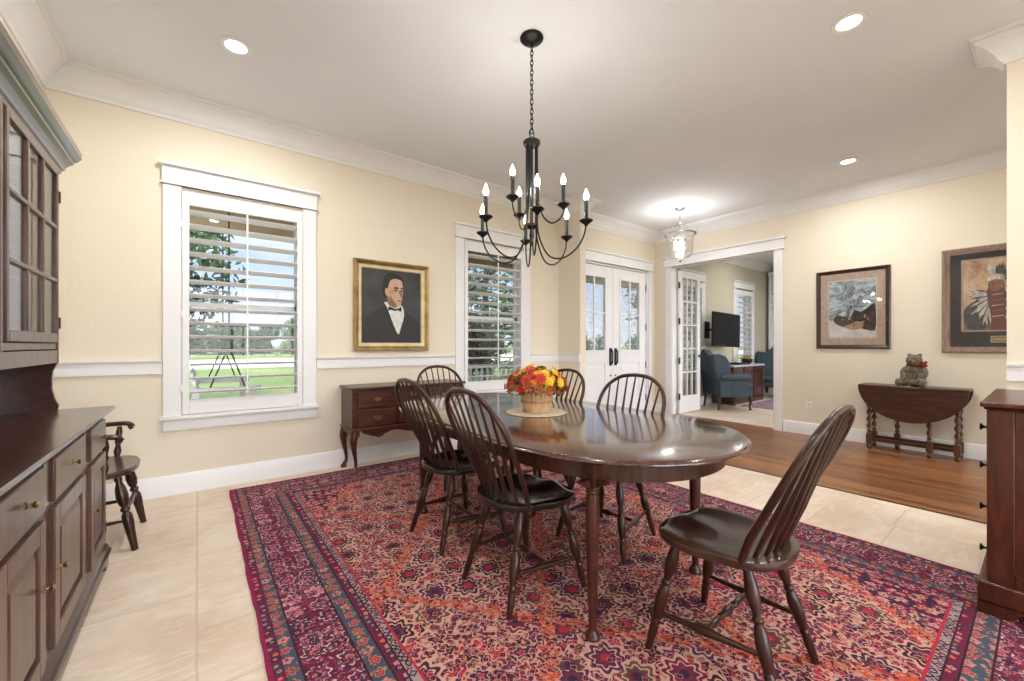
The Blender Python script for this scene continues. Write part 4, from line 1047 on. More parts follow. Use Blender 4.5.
        MB().box(XT-.004,XT-.002,a+s,b-s,za+.04,zb-s).build('door_pane',M['cabglass'],d,smooth=0)
        hy=b+.004 if a>2 else a-.004
        for z in (1.30,1.93): MB().box(XT+.0,XT+.012,hy-.007,hy+.012,z-.028,z+.028).build('hinge',M['iron'],d)
    # cornice: stepped crown with mitred far return
    prof=[(0,2.055),(.012,2.06),(.014,2.075),(.030,2.080),(.034,2.095),(.060,2.118),(.078,2.128),(.080,2.140),(.098,2.148),(.115,2.165),(.122,2.170),(.124,2.200),(-.02,2.195),(-.02,2.055)]
    rings=[]
    for (bx,by,mx,my) in ((X0,Y0+.02,0,-1),(XT,Y0+.02,1,-1),(XT,Y1-.026,1,1),(X0,Y1-.026,0,1)):
        rings.append([(bx+mx*o*.58,by+my*o*.58,z) for o,z in prof])
    c=MB(); c.strips(rings); c.build('cornice',dk,t,smooth=30)
    MB().box(X0+.0,XT-.02,Y0+.04,Y1-.045,2.175,2.190).build('cornice_top',dk,t)
hutch()
# crockery glimpsed behind the hutch glass
M['china']=mat('white_china',rough=.2,fn=noisy((.62,.60,.58),(.72,.70,.68),12),coat=.5)
def plate(x,y,z,r,label):
    t=MB().lathe([(0,0),(r*.55,0),(r*.6,.006),(r,.016),(r*.99,.019),(r*.58,.010),(0,.006)],seg=28,cap=False).build('dinner_plate',M['china'],world=False)
    t.location=(x,y,z+r); t.rotation_euler=(0,math.radians(78),0); tag(t,label,'plate'); return t
# ================================================================ captain's chair in the corner
def captain():
    t=thing('captains_armchair','dark turned armchair half hidden between the hutch and window wall','chair',(-.535,3.46,0),rz=facing(1,0))
    w=M['chairwood']; B=dict(world=False)
    N=40
    def o(th,s=1): 
        x,y=sup(.265*s,.245*s,th,3.0); return x,y
    mb=MB(); mb.strips([[(*o(2*PI*k/N,.92),.425) for k in range(N)],[(*o(2*PI*k/N,.99),.435) for k in range(N)],[(*o(2*PI*k/N,1.0),.452) for k in range(N)],[(*o(2*PI*k/N,.97),.464) for k in range(N)],[(*o(2*PI*k/N,.8),.460) for k in range(N)],[(*o(2*PI*k/N,.3),.450) for k in range(N)]]); mb.build('seat',M['chairseat'],t,**B)
    P=[(.016,0),(.019,.04),(.014,.08),(.024,.16),(.029,.27),(.024,.36),(.015,.41),(.022,.43),(.022,.46),(.014,.48),(.024,.52),(.026,.60),(.022,.72),(.019,.85),(.016,1)]
    tp={};ft={}
    for s in (-1,1):
        for f in (-1,1):
            tp[s,f]=V(s*.19,f*.165,.43); ft[s,f]=V(s*.235,f*.245,0); MB().lathe(P,tp[s,f],ft[s,f],14).build('leg',w,t,**B)
    for s in (-1,1): MB().lathe([(.008,0),(.013,.5),(.008,1)],tp[s,1].lerp(ft[s,1],.6),tp[s,-1].lerp(ft[s,-1],.6),10).build('stretcher',w,t,**B)
    MB().lathe([(.008,0),(.012,.3),(.016,.5),(.012,.7),(.008,1)],tp[-1,1].lerp(ft[-1,1],.48),tp[1,1].lerp(ft[1,1],.48),10).build('stretcher',w,t,**B)
    MB().lathe([(.008,0),(.012,.3),(.016,.5),(.012,.7),(.008,1)],tp[-1,-1].lerp(ft[-1,-1],.6),tp[1,-1].lerp(ft[1,-1],.6),10).build('stretcher',w,t,**B)
    for s in (-1,1):
        a=MB(); poly=[]
        pts=cat_spline([(s*.24,-.20,.665),(s*.262,-.05,.668),(s*.262,.10,.672),(s*.258,.165,.668),(s*.258,.185,.650),(s*.258,.170,.638)],5)
        a.tube(pts,[.020]*(len(pts)-8)+[.020]*8,10,fl=.75,up=(0,0,1)); a.build('scroll_arm',w,t,**B)
        MB().lathe([(.012,0),(.020,.2),(.012,.4),(.018,.5),(.012,.6),(.017,.8),(.011,1)],(s*.235,.115,.455),(s*.258,.125,.655),12).build('arm_post',w,t,**B)
        MB().lathe([(.011,0),(.016,.3),(.010,.6),(.014,.8),(.010,1)],(s*.215,-.16,.455),(s*.24,-.17,.66),12).build('back_post',w,t,**B)
    r=MB(); pts=cat_spline([(-.24,-.19,.675),(-.16,-.245,.70),(0,-.262,.71),(.16,-.245,.70),(.24,-.19,.675)],6); r.tube(pts,.036,10,fl=.5,up=(0,1,0)); r.build('crest_rail',w,t,**B)
    for k in range(5):
        x=-.13+.065*k; MB().lathe([(.008,0),(.013,.4),(.009,.6),(.008,1)],(x,-.205,.455),(x,-.25,.69),10).build('spindle',w,t,**B)
captain()
# ================================================================ chest at the right
def chest():
    X0,X1,Y0,Y1=2.775,3.62,-.36,.160
    t=thing('mahogany_chest','red mahogany chest of drawers at the right edge, side panel towards camera','dresser',((X0+X1)/2,(Y0+Y1)/2,RT))
    w=M['dresser']; zt=.905
    # carcass with framed side panel
    MB().box(X0+.018,X1-.018,Y0,Y1-.02,.13,zt).build('carcass',w,t)
    for x0,x1,in_ in ((X0,X0+.018,1),(X1-.018,X1,-1)):
        m=MB(); m.box(x0,x1,Y1-.075,Y1-.004,.13,zt).box(x0,x1,Y0,Y0+.07,.13,zt).box(x0,x1,Y0+.07,Y1-.075,.13,.20).box(x0,x1,Y0+.07,Y1-.075,zt-.085,zt)
        m.build('side_frame',w,t,bevel=.003)
    m=MB()
    m.box(X0+.001,X0+.03,Y1-.012,Y1+.004,.15,zt)
    m.build('corner_stile',w,t,bevel=.005)
    b=MB()
    b.box(X0-.028,X1+.028,Y0-.005,Y1+.030,.0601,.150)
    bb=[(.150,0),(.158,.008),(.165,.018)]
    base=b.build('base_moulding',w,t,bevel=.010,seg=3)
    for x,s in ((X0-.028,1),(X1+.028,-1)):
        for ya,q in ((Y1+.030,-1),(Y0-.005,1)):
            m=MB(); lo,hi=(x,x+s*.024) if s>0 else (x+s*.024,x)
            m.prism([(ya,.06),(ya,.010),(ya+q*.09,.010),(ya+q*.105,.02),(ya+q*.12,.045),(ya+q*.15,.06)],lo,hi,'yz')
            if q<0: m.prism([(x+s*.024,.06),(x+s*.024,.010),(x+s*.09,.010),(x+s*.11,.04),(x+s*.15,.06)],ya-.025,ya,'xz')
            m.build('bracket_foot',w,t)
    m=MB(); m.box(X0-.032,X1+.032,Y0-.005,Y1+.022,zt+.012,zt+.034).box(X0-.014,X1+.014,Y0,Y1+.012,zt,zt+.012); m.build('chest_top',M['dresser'],t,bevel=.006,seg=3)
    zz=[(.170,.345),(.362,.535),(.552,.725),(.742,.885)]
    for a,c in zz:
        d=MB().box(X0+.03,X1-.03,Y1-.03,Y1+.004,a,c).build('drawer',w,t,bevel=.004)
        for x in (X0+.10,X1-.10):
            k=MB(); pr=[(.016,0),(.015,.004),(.007,.010),(.006,.018),(.013,.026),(.019,.031),(.018,.036),(0,.039)]
            k.lathe([(r*.85,z/.039) for r,z in pr],(x,Y1+.004,(a+c)/2),(x,Y1+.032,(a+c)/2),16); k.build('drawer_knob',M['black'],d)
chest()
# ================================================================ gate-leg table and bear
def gateleg():
    xc,yc=6.235,.90; t=thing('gateleg_table','walnut drop leaf table with barley twist legs under the two pictures','table',(xc,yc,0))
    w=M['glwood']; H=.738; hw=.155; L=.435
    MB().box(xc-hw,xc+hw,yc-L,yc+L,H-.020,H).build('tabletop',w,t,bevel=.006,seg=3)
    for s in (-1,1):
        x=xc+s*(hw+.008); poly=[]
        n=30
        for k in range(n+1):
            th=PI*k/n; poly.append((yc+L*math.cos(th)*(1.0),H-.006-.380*math.sin(th) if 0<k<n else H-.006))
        MB().prism(poly,x-.009,x+.009,'yz').build('drop_leaf',w,t,bevel=.004)
    def twist(x,y,label='leg',z0=.0,z1=H-.09):
        m=MB(); n=34; za,zb=.215,z1-.03
        m.lathe([(.012,z0),(.020,.012),(.024,.035),(.016,.055),(.022,.06)],(x,y,0),seg=12)
        m.box(x-.025,x+.025,y-.025,y+.025,.06,.175)
        m.lathe([(.022,.175),(.015,.190),(.024,.202),(.018,.215)],(x,y,0),seg=12)
        m.box(x-.025,x+.025,y-.025,y+.025,zb+.03,H-.022)
        m.lathe([(.018,zb),(.024,zb+.012),(.015,zb+.022),(.022,zb+.03)],(x,y,0),seg=12)
        rings=[];N=20
        for i in range(n*2+1):
            f=i/(n*2); z=za+(zb-za)*f; ph=f*2*PI*5.0
            rings.append([(x+(.0155+.0085*math.cos(2*(2*PI*k/N)-ph))*math.cos(2*PI*k/N),y+(.0155+.0085*math.cos(2*(2*PI*k/N)-ph))*math.sin(2*PI*k/N),z) for k in range(N)])
        m.strips(rings); m.build('twist_leg',M['barley'],t,smooth=60)
    lx,ly=.11,.345
    for sx in (-1,1):
        for sy in (-1,1): twist(xc+sx*lx,yc+sy*ly)
    twist(xc-lx-.012,yc-.145); twist(xc+lx+.012,yc+.145)
    for sx in (-1,1): MB().box(xc+sx*lx-.014,xc+sx*lx+.014,yc-ly,yc+ly,.095,.130).build('stretcher',M['glwood'],t,bevel=.003); MB().box(xc+sx*lx-.011,xc+sx*lx+.011,yc-ly,yc+ly,H-.09,H-.022).build('apron',w,t)
    for sy in (-1,1): MB().box(xc-lx,xc+lx,yc+sy*ly-.014,yc+sy*ly+.014,.095,.130).build('stretcher',M['glwood'],t,bevel=.003); MB().box(xc-lx,xc+lx,yc+sy*ly-.011,yc+sy*ly+.011,H-.09,H-.022).build('apron',w,t)
    return H
GH=gateleg()
def bear():
    t=thing('bear_figurine','grey brown sitting bear figurine with red neck ribbon on the drop leaf table','figurine',(6.19,.875,GH+.001),rz=facing(-1,.22)); t.scale=(.95,.95,1.08)
    fur=mat('carved_bear_fur',rough=.75,fn=lambda g:{'c':g.ramp(g.noise(g.obj(),34,4,.7),[(.35,(.075,.060,.042)),(.55,(.17,.145,.10)),(.7,(.27,.235,.17))]),'n':g.bump(g.noise(g.map(g.obj(),scale=(1,1,.5)),90,3),.9,.006)})
    dark=mat('bear_dark_detail',(.02,.015,.012),.4); red=mat('dark_red_ribbon',(.22,.02,.018),.6)
    m=MB(); B=m.ball
    B((0,-.01,.105),(.088,.078,.110),20,14); B((0,.012,.16),(.066,.058,.06),16,10)      # body, chest
    B((0,.022,.262),(.072,.064,.060),20,14); B((0,.075,.247),(.032,.034,.026),14,10)     # head, muzzle
    for s in (-1,1):
        B((s*.046,.008,.314),(.021,.013,.021),12,8)
        B((s*.088,.02,.150),(.033,.036,.060),12,10,rx(.35)@ry(s*-.3)); B((s*.080,.062,.098),(.026,.036,.040),12,10); B((s*.072,.088,.070),(.024,.026,.022),12,8)
        B((s*.078,.055,.042),(.045,.070,.042),14,10,rz(s*-.45)); B((s*.108,.108,.040),(.031,.026,.040),14,10)
    B((0,.03,.04),(.06,.05,.04),12,8)
    b=m.build('bear_body',fur,t,world=False); r=b.modifiers.new('merge','REMESH'); r.mode='VOXEL'; r.voxel_size=.0055; r.use_smooth_shade=True
    s_=b.modifiers.new('soft','SMOOTH'); s_.factor=.5; s_.iterations=4
    e=MB(); e.ball((0,.106,.256),(.013,.009,.010),10,8)
    e.build('nose',dark,t,world=False)
    for s in (-1,1): MB().ball((s*.026,.073,.276),(.007,.006,.007),10,8).build('eye',dark,t,world=False)
    q=MB(); q.tube([(.066*math.cos(2*PI*k/24),.014+.058*math.sin(2*PI*k/24),.213+.008*math.sin(2*PI*k/24)) for k in range(24)],.009,8,closed=True)
    for a,(l,w_) in ((.6,(.045,.02)),(-.35,(.042,.018)),(1.9,(.036,.017)),(-1.5,(.05,.012))): q.ball((-.078-.026*math.cos(a),.040,.225+.026*math.sin(a)),(l*.55,.010,w_*.8),12,8,ry(a))
    q.ball((-.078,.046,.225),(.012,.012,.012),10,8); q.build('ribbon_bow',red,t,world=False)
bear()
# ================================================================ framed pictures
def frame(t,plane,c,w,h,fw,fd,m,prof=None,normal=-1,name='frame'):
    """rectangular mitred frame on a wall. plane 'x': wall along X at y=c[1]; 'y': wall along Y at x=c[0]"""
    prof=prof or [(0,0),(0,.8),(.15,1),(.45,.85),(.7,.5),(1,.35),(1,0)]
    rings=[]
    for sx,sz in ((-1,-1),(1,-1),(1,1),(-1,1)):
        r=[]
        for a,b in prof:
            u=sx*(w/2-a*fw); z=c[2]+sz*(h/2-a*fw); d=normal*(.002+b*fd)
            r.append((c[0]+u,c[1]+d,z) if plane=='x' else (c[0]+d,c[1]+u,z))
        rings.append(r)
    mb=MB(); k=len(prof); mb.strips(rings,True,False); mb.f+=[(3*k+j,3*k+(j+1)%k,(j+1)%k,j) for j in range(k)]
    return mb.build(name,m,t,smooth=25)
class Canvas:
    """flat artwork built of thin painted shapes; u to the viewer's right, v up, both -1..1"""
    def __init__(s,t,plane,c,w,h,depth,parent_off=None): s.t=t;s.plane=plane;s.c=c;s.w=w;s.h=h;s.d=depth;s.k=0;s.base=None
    def P(s,u,v,e):
        if s.plane=='x': return (s.c[0]+u*s.w/2,s.c[1]-s.d-e,s.c[2]+v*s.h/2)
        return (s.c[0]-s.d-e,s.c[1]-u*s.w/2,s.c[2]+v*s.h/2)
    def shape(s,pts,m,name='painted_shape'):
        e0=s.k*.00009; e1=e0+.00009; s.k+=1; n=len(pts); mb=MB()
        vs=[s.P(u,v,e0) for u,v in pts]+[s.P(u,v,e1) for u,v in pts]
        mb.add(vs,[tuple(range(n)),tuple(range(2*n-1,n-1,-1))]+[(i,(i+1)%n,n+(i+1)%n,n+i) for i in range(n)])
        o=mb.build(name,m,s.base or s.t,smooth=0)
        if s.base is None: s.base=o
        return o
    def blob(s,pts,m,name='painted_shape',n=5):
        P=[V(*p,0) for p in pts]; out=[]
        L=len(P)
        for i in range(L):
            a,b,c,d=P[i-1],P[i],P[(i+1)%L],P[(i+2)%L]
            for k in range(n):
                q=k/n; w=.5*((2*b)+(c-a)*q+(2*a-5*b+4*c-d)*q*q+(3*b-a-3*c+d)*q**3); out.append((w.x,w.y))
        return s.shape(out,m,name)
def col(n,c,r=.6): return mat(n,rough=r,fn=noisy(tuple(x*.85 for x in c),tuple(min(1,x*1.15) for x in c),25))
def portrait():
    cx,cz=1.636,1.595; w,h=.81,.93
    t=thing('portrait_painting','gold framed portrait of a dark haired man in a black bow tie','painting',(cx,WY,cz))
    gold=mat('antique_gold_frame',rough=.38,metal=.65,fn=noisy((.30,.20,.08),(.55,.40,.18),9)); pale=mat('pale_gilt_liner',rough=.45,metal=.3,fn=noisy((.50,.40,.22),(.68,.56,.34),9))
    frame(t,'x',(cx,WY,cz),w,h,.052,.055,gold); frame(t,'x',(cx,WY,cz),w-.10,h-.10,.034,.026,pale,[(0,0),(0,.9),(.8,.7),(1,.4),(1,0)],name='liner')
    C=Canvas(t,'x',(cx,WY,cz),w-.165,h-.165,.008)
    bg=mat('portrait_backdrop',rough=.55,fn=noisy((.018,.020,.020),(.055,.058,.056),5,4)); suit=col('painted_suit',(.020,.019,.021)); skin=mat('painted_skin',rough=.6,fn=noisy((.42,.24,.15),(.62,.42,.29),9)); shad=col('painted_skin_shade',(.23,.12,.08)); hair=col('painted_hair',(.012,.010,.009)); shirt=col('painted_shirt',(.68,.68,.66)); lip=col('painted_lip',(.30,.11,.08))
    C.shape([(-1.05,-1.05),(1.05,-1.05),(1.05,1.05),(-1.05,1.05)],bg,'canvas')
    C.blob([(-1.0,-1.04),(-.98,-.55),(-.75,-.25),(-.35,-.02),(-.15,.10),(.25,.04),(.45,-.12),(.80,-.32),(.95,-.70),(1.0,-1.04)],suit)
    C.blob([(-.24,.12),(-.14,-.10),(.02,-.45),(.20,-.76),(.30,-.55),(.40,-.25),(.38,-.05),(.30,.05),(.05,.08)],shirt)
    C.blob([(-.12,.30),(-.16,.10),(.02,-.02),(.24,.02),(.28,.18)],shad)
    C.blob([(-.28,.12),(-.18,.06),(-.05,-.06),(-.02,-.14),(-.16,-.04)],shirt); C.blob([(.22,.02),(.30,.04),(.30,-.10)],shirt)
    C.blob([(-.30,.70),(-.35,.45),(-.28,.24),(-.18,.28),(.0,.60),(.30,.66),(.40,.56),(.36,.78),(.20,.90),(-.05,.93),(-.24,.86)],hair)
    C.blob([(-.10,.66),(-.16,.45),(-.12,.24),(.00,.08),(.16,.0),(.28,.06),(.33,.22),(.36,.42),(.36,.60),(.30,.74),(.10,.78),(-.04,.74)],skin)
    C.blob([(-.12,.46),(-.22,.50),(-.24,.38),(-.18,.28),(-.12,.32)],skin)
    C.blob([(-.06,.30),(-.10,.20),(.00,.08),(.14,.01),(.10,.12),(.0,.20)],shad); C.blob([(.22,.44),(.27,.30),(.34,.28),(.30,.46)],shad)
    C.blob([(.04,.52),(.14,.56),(.22,.52),(.14,.50)],hair); C.blob([(.27,.52),(.34,.55),(.36,.50)],hair)
    C.blob([(.06,.46),(.13,.485),(.19,.45),(.12,.435)],col('painted_eye',(.05,.03,.02))); C.blob([(.28,.45),(.33,.475),(.35,.44)],hair)
    C.blob([(.14,.18),(.24,.20),(.32,.18),(.25,.155)],lip)
    C.blob([(-.12,.0),(-.02,-.02),(.10,-.05),(.24,-.02),(.30,.02),(.30,-.12),(.18,-.09),(.08,-.11),(-.04,-.09),(-.14,-.10)],hair)
portrait()
def landscape():
    yc,cz=1.472,1.638; w,h=.72,.985
    t=thing('eagle_print','brown framed print of a mountain eagle over rocks and snow','framed print',(FX,yc,cz))
    fr=mat('dark_brown_frame',rough=.35,coat=.3,fn=wood((.03,.012,.010),(.09,.032,.024),'z',2)); mt=col('beige_mount',(.55,.42,.33)); mt2=col('cream_inner_mount',(.66,.60,.50))
    frame(t,'y',(FX,yc,cz),w,h,.045,.030,fr)
    C=Canvas(t,'y',(FX,yc,cz),w-.07,h-.07,.010); C.shape([(-1,-1),(1,-1),(1,1),(-1,1)],mt,'mount_board')
    C.shape([(-.74,-.80),(.74,-.80),(.74,.80),(-.74,.80)],mt2)
    sky=mat('painted_mountain_haze',rough=.5,fn=lambda g:{'c':g.ramp(g.noise(g.map(g.obj(),scale=(1,1.3,2.4)),5.5,5,.7,.8),[(.30,(.06,.09,.12)),(.42,(.20,.26,.25)),(.52,(.42,.52,.60)),(.62,(.72,.78,.82)),(.72,(.20,.20,.12))])})
    C.shape([(-.70,-.76),(.70,-.76),(.70,.76),(-.70,.76)],sky)
    rock=mat('painted_rock',rough=.5,fn=noisy((.02,.014,.012),(.09,.06,.045),14)); snow=mat('painted_snow',rough=.5,fn=noisy((.62,.60,.58),(.82,.80,.78),8)); tan=col('painted_tan_rock',(.48,.32,.24)); feath=mat('painted_feathers',rough=.5,fn=noisy((.05,.07,.10),(.45,.52,.60),30,stretch=(1,1,.25)))
    C.shape([(-.70,-.30),(-.45,-.34),(-.1,-.48),(.2,-.52),(.5,-.60),(.70,-.62),(.70,-.76),(-.70,-.76)],snow)
    C.blob([(-.56,-.28),(-.44,-.16),(-.20,-.20),(.02,-.02),(.30,-.08),(.60,.10),(.69,.06),(.69,-.55),(.40,-.56),(.10,-.48),(-.20,-.50),(-.48,-.40)],rock)
    C.blob([(-.24,-.48),(.0,-.40),(.16,-.34),(.34,-.40),(.30,-.52),(.02,-.58)],tan)
    C.blob([(-.22,.68),(-.05,.72),(.10,.52),(.06,.30),(.22,.36),(.34,.28),(.24,.14),(.10,.02),(.02,-.14),(-.10,-.26),(-.18,-.10),(-.08,.10),(-.14,.32),(-.28,.48)],feath)
    C.blob([(.02,.34),(.14,.40),(.20,.32),(.12,.24)],snow)
    rr=random.Random(6); pale=col('painted_pale_blue',(.50,.60,.68))
    for k in range(26):
        u=rr.uniform(-.24,.12); v=rr.uniform(-.12,.62); a=math.radians(rr.uniform(50,80)); L=rr.uniform(.10,.22)
        C.shape([(u,v),(u+math.cos(a)*L*.5+.012,v+math.sin(a)*L*.5),(u+math.cos(a)*L,v+math.sin(a)*L),(u+math.cos(a)*L*.5-.012,v+math.sin(a)*L*.5)],pale if k%2 else rock)
    for k in range(16):
        u=rr.uniform(-.45,.58); v=rr.uniform(-.46,-.16); ww=rr.uniform(.04,.10)
        C.shape([(u,v),(u+ww,v+.02),(u+ww*.8,v-.03),(u+ww*.2,v-.04)],tan if k%3==0 else col('painted_rock_light',(.12,.09,.075)) if k%3==1 else rock)
    for k in range(14):
        u=rr.uniform(-.66,.50); v=rr.uniform(.10,.70); ww=rr.uniform(.08,.2)
        C.shape([(u,v),(min(.69,u+ww),v+.03),(min(.69,u+ww*.9),v-.01),(u+ww*.2,v-.03)],pale if k%3 else feath)
    C2=Canvas(t,'y',(FX,yc,cz),w-.07,h-.07,.0165)
    C2.shape([(-1,-1),(1,-1),(1,1),(-1,1)],M['picglass'],'picture_glass')
landscape()
def headdress():
    y0,y1=.697,-.03; yc=(y0+y1)/2; cz=1.660; w,h=y0-y1,1.10
    t=thing('headdress_print','wide framed print of a figure in a feathered headdress, part hidden by the pier','framed print',(FX,yc,cz))
    fr=mat('rustic_taupe_frame',rough=.5,fn=wood((.15,.09,.065),(.36,.25,.19),'z',3)); mt=col('black_mount',(.016,.015,.015)); li=col('grey_bevel_line',(.40,.36,.32))
    frame(t,'y',(FX,yc,cz),w,h,.062,.030,fr)
    C=Canvas(t,'y',(FX,yc,cz),w-.11,h-.11,.008); C.shape([(-1,-1),(1,-1),(1,1),(-1,1)],mt,'mount_board')
    C.shape([(-.72,-.67),(.72,-.67),(.72,.86),(-.72,.86)],li)
    bg=mat('painted_sunlit_haze',rough=.5,fn=lambda g:{'c':g.ramp(g.noise(g.obj(),5,5,.65,.4),[(.3,(.30,.16,.08)),(.45,(.58,.38,.22)),(.6,(.74,.58,.42)),(.75,(.45,.38,.34))])})
    C.shape([(-.67,-.64),(.67,-.64),(.67,.83),(-.67,.83)],bg)
    white=mat('painted_white_feathers',rough=.6,fn=noisy((.30,.26,.24),(.86,.84,.80),34,stretch=(1,1,.3))); dkf=mat('painted_dark_feathers',rough=.6,fn=noisy((.02,.022,.025),(.10,.10,.10),26)); skin=col('painted_bronze_skin',(.30,.11,.055)); red=col('painted_red_shirt',(.17,.030,.022)); gd=mat('painted_ground',rough=.6,fn=noisy((.10,.04,.02),(.40,.27,.18),12))
    C.shape([(-.66,-.64),(.66,-.64),(.66,-.45),(.2,-.38),(-.2,-.42),(-.66,-.34)],gd)
    P0=C.P; C.P=lambda u,v,e:P0(max(-.66,u*1.15-.17),max(-.635,v*1.12),e)
    C.blob([(.05,.10),(-.12,.02),(-.36,-.12),(-.46,-.32),(-.30,-.56),(-.10,-.62),(.05,-.40)],dkf)
    rd=random.Random(3)
    for k in range(26):
        a=math.radians(165+k*5.2); L=rd.uniform(.30,.56); ox,oy=.14-.004*k,.10-k*.010
        ux,uy=math.cos(a)*L,math.sin(a)*L*.95; px,py=-math.sin(a)*.014,math.cos(a)*.014
        C.shape([(ox,oy),(ox+ux*.6+px*1.5,oy+uy*.6+py*1.5),(ox+ux,oy+uy),(ox+ux*.6-px*1.5,oy+uy*.6-py*1.5)],white if k%4 else dkf)
        if k%4: C.shape([(ox+ux*.84+px,oy+uy*.84+py),(ox+ux,oy+uy),(ox+ux*.84-px,oy+uy*.84-py)],dkf)
    C.blob([(.02,.12),(.10,.20),(.34,.18),(.40,.0),(.38,-.35),(.34,-.62),(.12,-.63),(.10,-.30)],red)
    C.blob([(.08,.34),(.07,.22),(.14,.15),(.26,.16),(.32,.26),(.30,.36)],skin)
    for k in range(14):
        a=math.radians(125-k*9.5); L=.30+.04*math.sin(k*1.3); ox,oy=.20,.36
        ux,uy=math.cos(a)*L*1.1,math.sin(a)*L; px,py=-math.sin(a)*.024,math.cos(a)*.024
        C.shape([(ox+ux*.25,oy+uy*.15),(ox+ux*.6+px*1.3,oy+uy*.6+py*1.3),(ox+ux,oy+uy),(ox+ux*.6-px*1.3,oy+uy*.6-py*1.3)],dkf if k>3 else white)
    C.blob([(.05,.40),(.06,.33),(.20,.36),(.34,.34),(.35,.42),(.20,.45)],white)
    C.shape([(.09,.285),(.15,.295),(.15,.275)],dkf); C.shape([(.20,.29),(.26,.29),(.23,.272)],dkf); C.shape([(.11,.20),(.19,.205),(.19,.192)],dkf); C.shape([(.15,.28),(.175,.28),(.16,.225),(.135,.225)],col('painted_nose_shade',(.14,.05,.03)))
    for s in (.055,.325): C.shape([(s,.30),(s+.025,.30),(s+.03,-.02),(s-.005,-.02)],dkf)
    for k in range(5): C.shape([(.12,.08-k*.1),(.34,.10-k*.1),(.34,.085-k*.1),(.12,.065-k*.1)],white if k%2==0 else skin)
    for k in range(9):
        y=.10-.08*k; C.shape([(.36,y+.12),(.44,y+.16),(.66,y-.02),(.64,y-.08)],white if k%2 else dkf)
    C.P=P0
    C.shape([(-.06,-.90),(.36,-.90),(.36,-.76),(-.06,-.76)],col('brass_plaque',(.42,.32,.20),.4)); C.shape([(-.03,-.87),(.33,-.87),(.33,-.79),(-.03,-.79)],col('plaque_text_field',(.20,.13,.07),.4)); C.shape([(.0,-.845),(.30,-.845),(.30,-.815),(.0,-.815)],col('plaque_light_line',(.5,.4,.25),.4))
    C2=Canvas(t,'y',(FX,yc,cz),w-.12,h-.12,.0175); C2.shape([(-1,-1),(1,-1),(1,1),(-1,1)],M['picglass'],'picture_glass')
headdress()
# wall outlet
t=thing('wall_outlet','white duplex outlet low on the cream wall left of the drop leaf table','outlet',(FX,1.92,.38))
MB().box(FX-.006,FX-.0005,1.92-.036,1.92+.036,.322,.438).build('cover_plate',M['white_plastic'],t,bevel=.002)
m=MB()
for z in (.355,.405): m.box(FX-.009,FX-.005,1.92-.016,1.92+.016,z-.015,z+.015)
m.build('socket',mat('outlet_socket_plastic',(.7,.7,.68),.4),t,bevel=.002)
# ================================================================ study
M['blue']=mat('slate_blue_upholstery',rough=.65,fn=noisy((.024,.042,.062),(.042,.068,.094),18,bump=.15))
M['desk']=mat('desk_mahogany',rough=.3,coat=.4,fn=wood((.06,.012,.007),(.15,.035,.018),'z',1.5))
M['srug']=mat('study_rug_wool',rough=.95,fn=lambda g:{'c':g.ramp(g.noise(g.obj(),16,4,.8),[(.35,(.07,.02,.05)),(.48,(.30,.16,.20)),(.56,(.50,.40,.42)),(.66,(.14,.05,.10))])})
r=MB().box(-1.3,1.3,-1.1,1.1,0,.009).build('study_rug',M['srug'],world=False,smooth=0); r.location=(9.68,2.55,.001); tag(r,'faded purple patterned rug on the study floor','rug')
def wing(rest=RT+.001):
    t=thing('wing_chair','x','armchair',(0,0,0),'blue wing chairs in the study')
    B=dict(world=False); m=M['blue']
    MB().box(-.31,.31,-.30,.33,.24,.37).build('seat_frame',m,t,bevel=.04,seg=4,**B)
    MB().box(-.245,.245,-.20,.36,.36,.49).build('seat_cushion',m,t,bevel=.05,seg=5,**B)
    # back with serpentine crest, leaning
    b=MB(); N=30; front=[];
    prof=[]
    for k in range(N+1):
        f=k/N*2-1; prof.append((f*.31,1.06+.055*math.cos(f*PI*1.5)*(1-.2*abs(f))-.05*abs(f)**6))
    poly=[(-.29,.25)]+prof+[(.29,.25)]
    n=len(poly); lean=lambda z:-.16*(z-.3)/.8
    r0=[(u,-.30+lean(z),z) for u,z in poly]; r1=[(u*.95,-.16+lean(z),z-.015) for u,z in poly]
    b.strips([r0,[(u,y+.03,z) for u,y,z in r0],r1]); b.build('chair_back',m,t,bevel=.02,seg=3,smooth=60,**B)
    for s in (-1,1):
        w=MB(); pl=[(-.42,1.02),(-.30,1.03),(-.18,.98),(-.10,.86),(-.10,.72),(-.02,.60),(-.25,.56),(-.34,.56)]
        w.prism([(y,z) for y,z in pl],s*.27,s*.33,'yz'); w.build('wing',m,t,bevel=.02,seg=3,**B)
        a=MB(); a.box(min(s*.27,s*.345),max(s*.27,s*.345),-.30,.22,.24,.60); a.lathe([(.03,0),(.058,.03),(.062,.5),(.062,.95),(.04,1)],(s*.325,-.30,.60),(s*.325,.26,.60),16); a.build('rolled_arm',m,t,bevel=.012,**B)
        for f in (-1,1):
            x,y=s*.27,(.28 if f>0 else -.28)
            q=[(0,.27,.032),(.012,.20,.034),(.008,.13,.022),(-.004,.07,.016),(.004,.03,.020),(.012,.0,.028)] if f>0 else [(0,.27,.028),(-.0,.16,.022),(.02,.0,.018)]
            P=[(x+s*o*.7,y+f*o*.9,z) for o,z,_ in q]; MB().tube(P,[c for _,_,c in q],10,up=(0,1,0)).build('leg',M['desk'],t,smooth=60,**B)
    # nail-head / piping line
    return t
w0=wing()
place(w0,(7.93,3.68,0.0),facing(.80,-.62),'blue wing chair with its back to the open glazed door')
place(copy_tree(w0),(10.38,3.78,.011),facing(-1,-.35),'blue wing chair beyond the desk against the white bookcase')
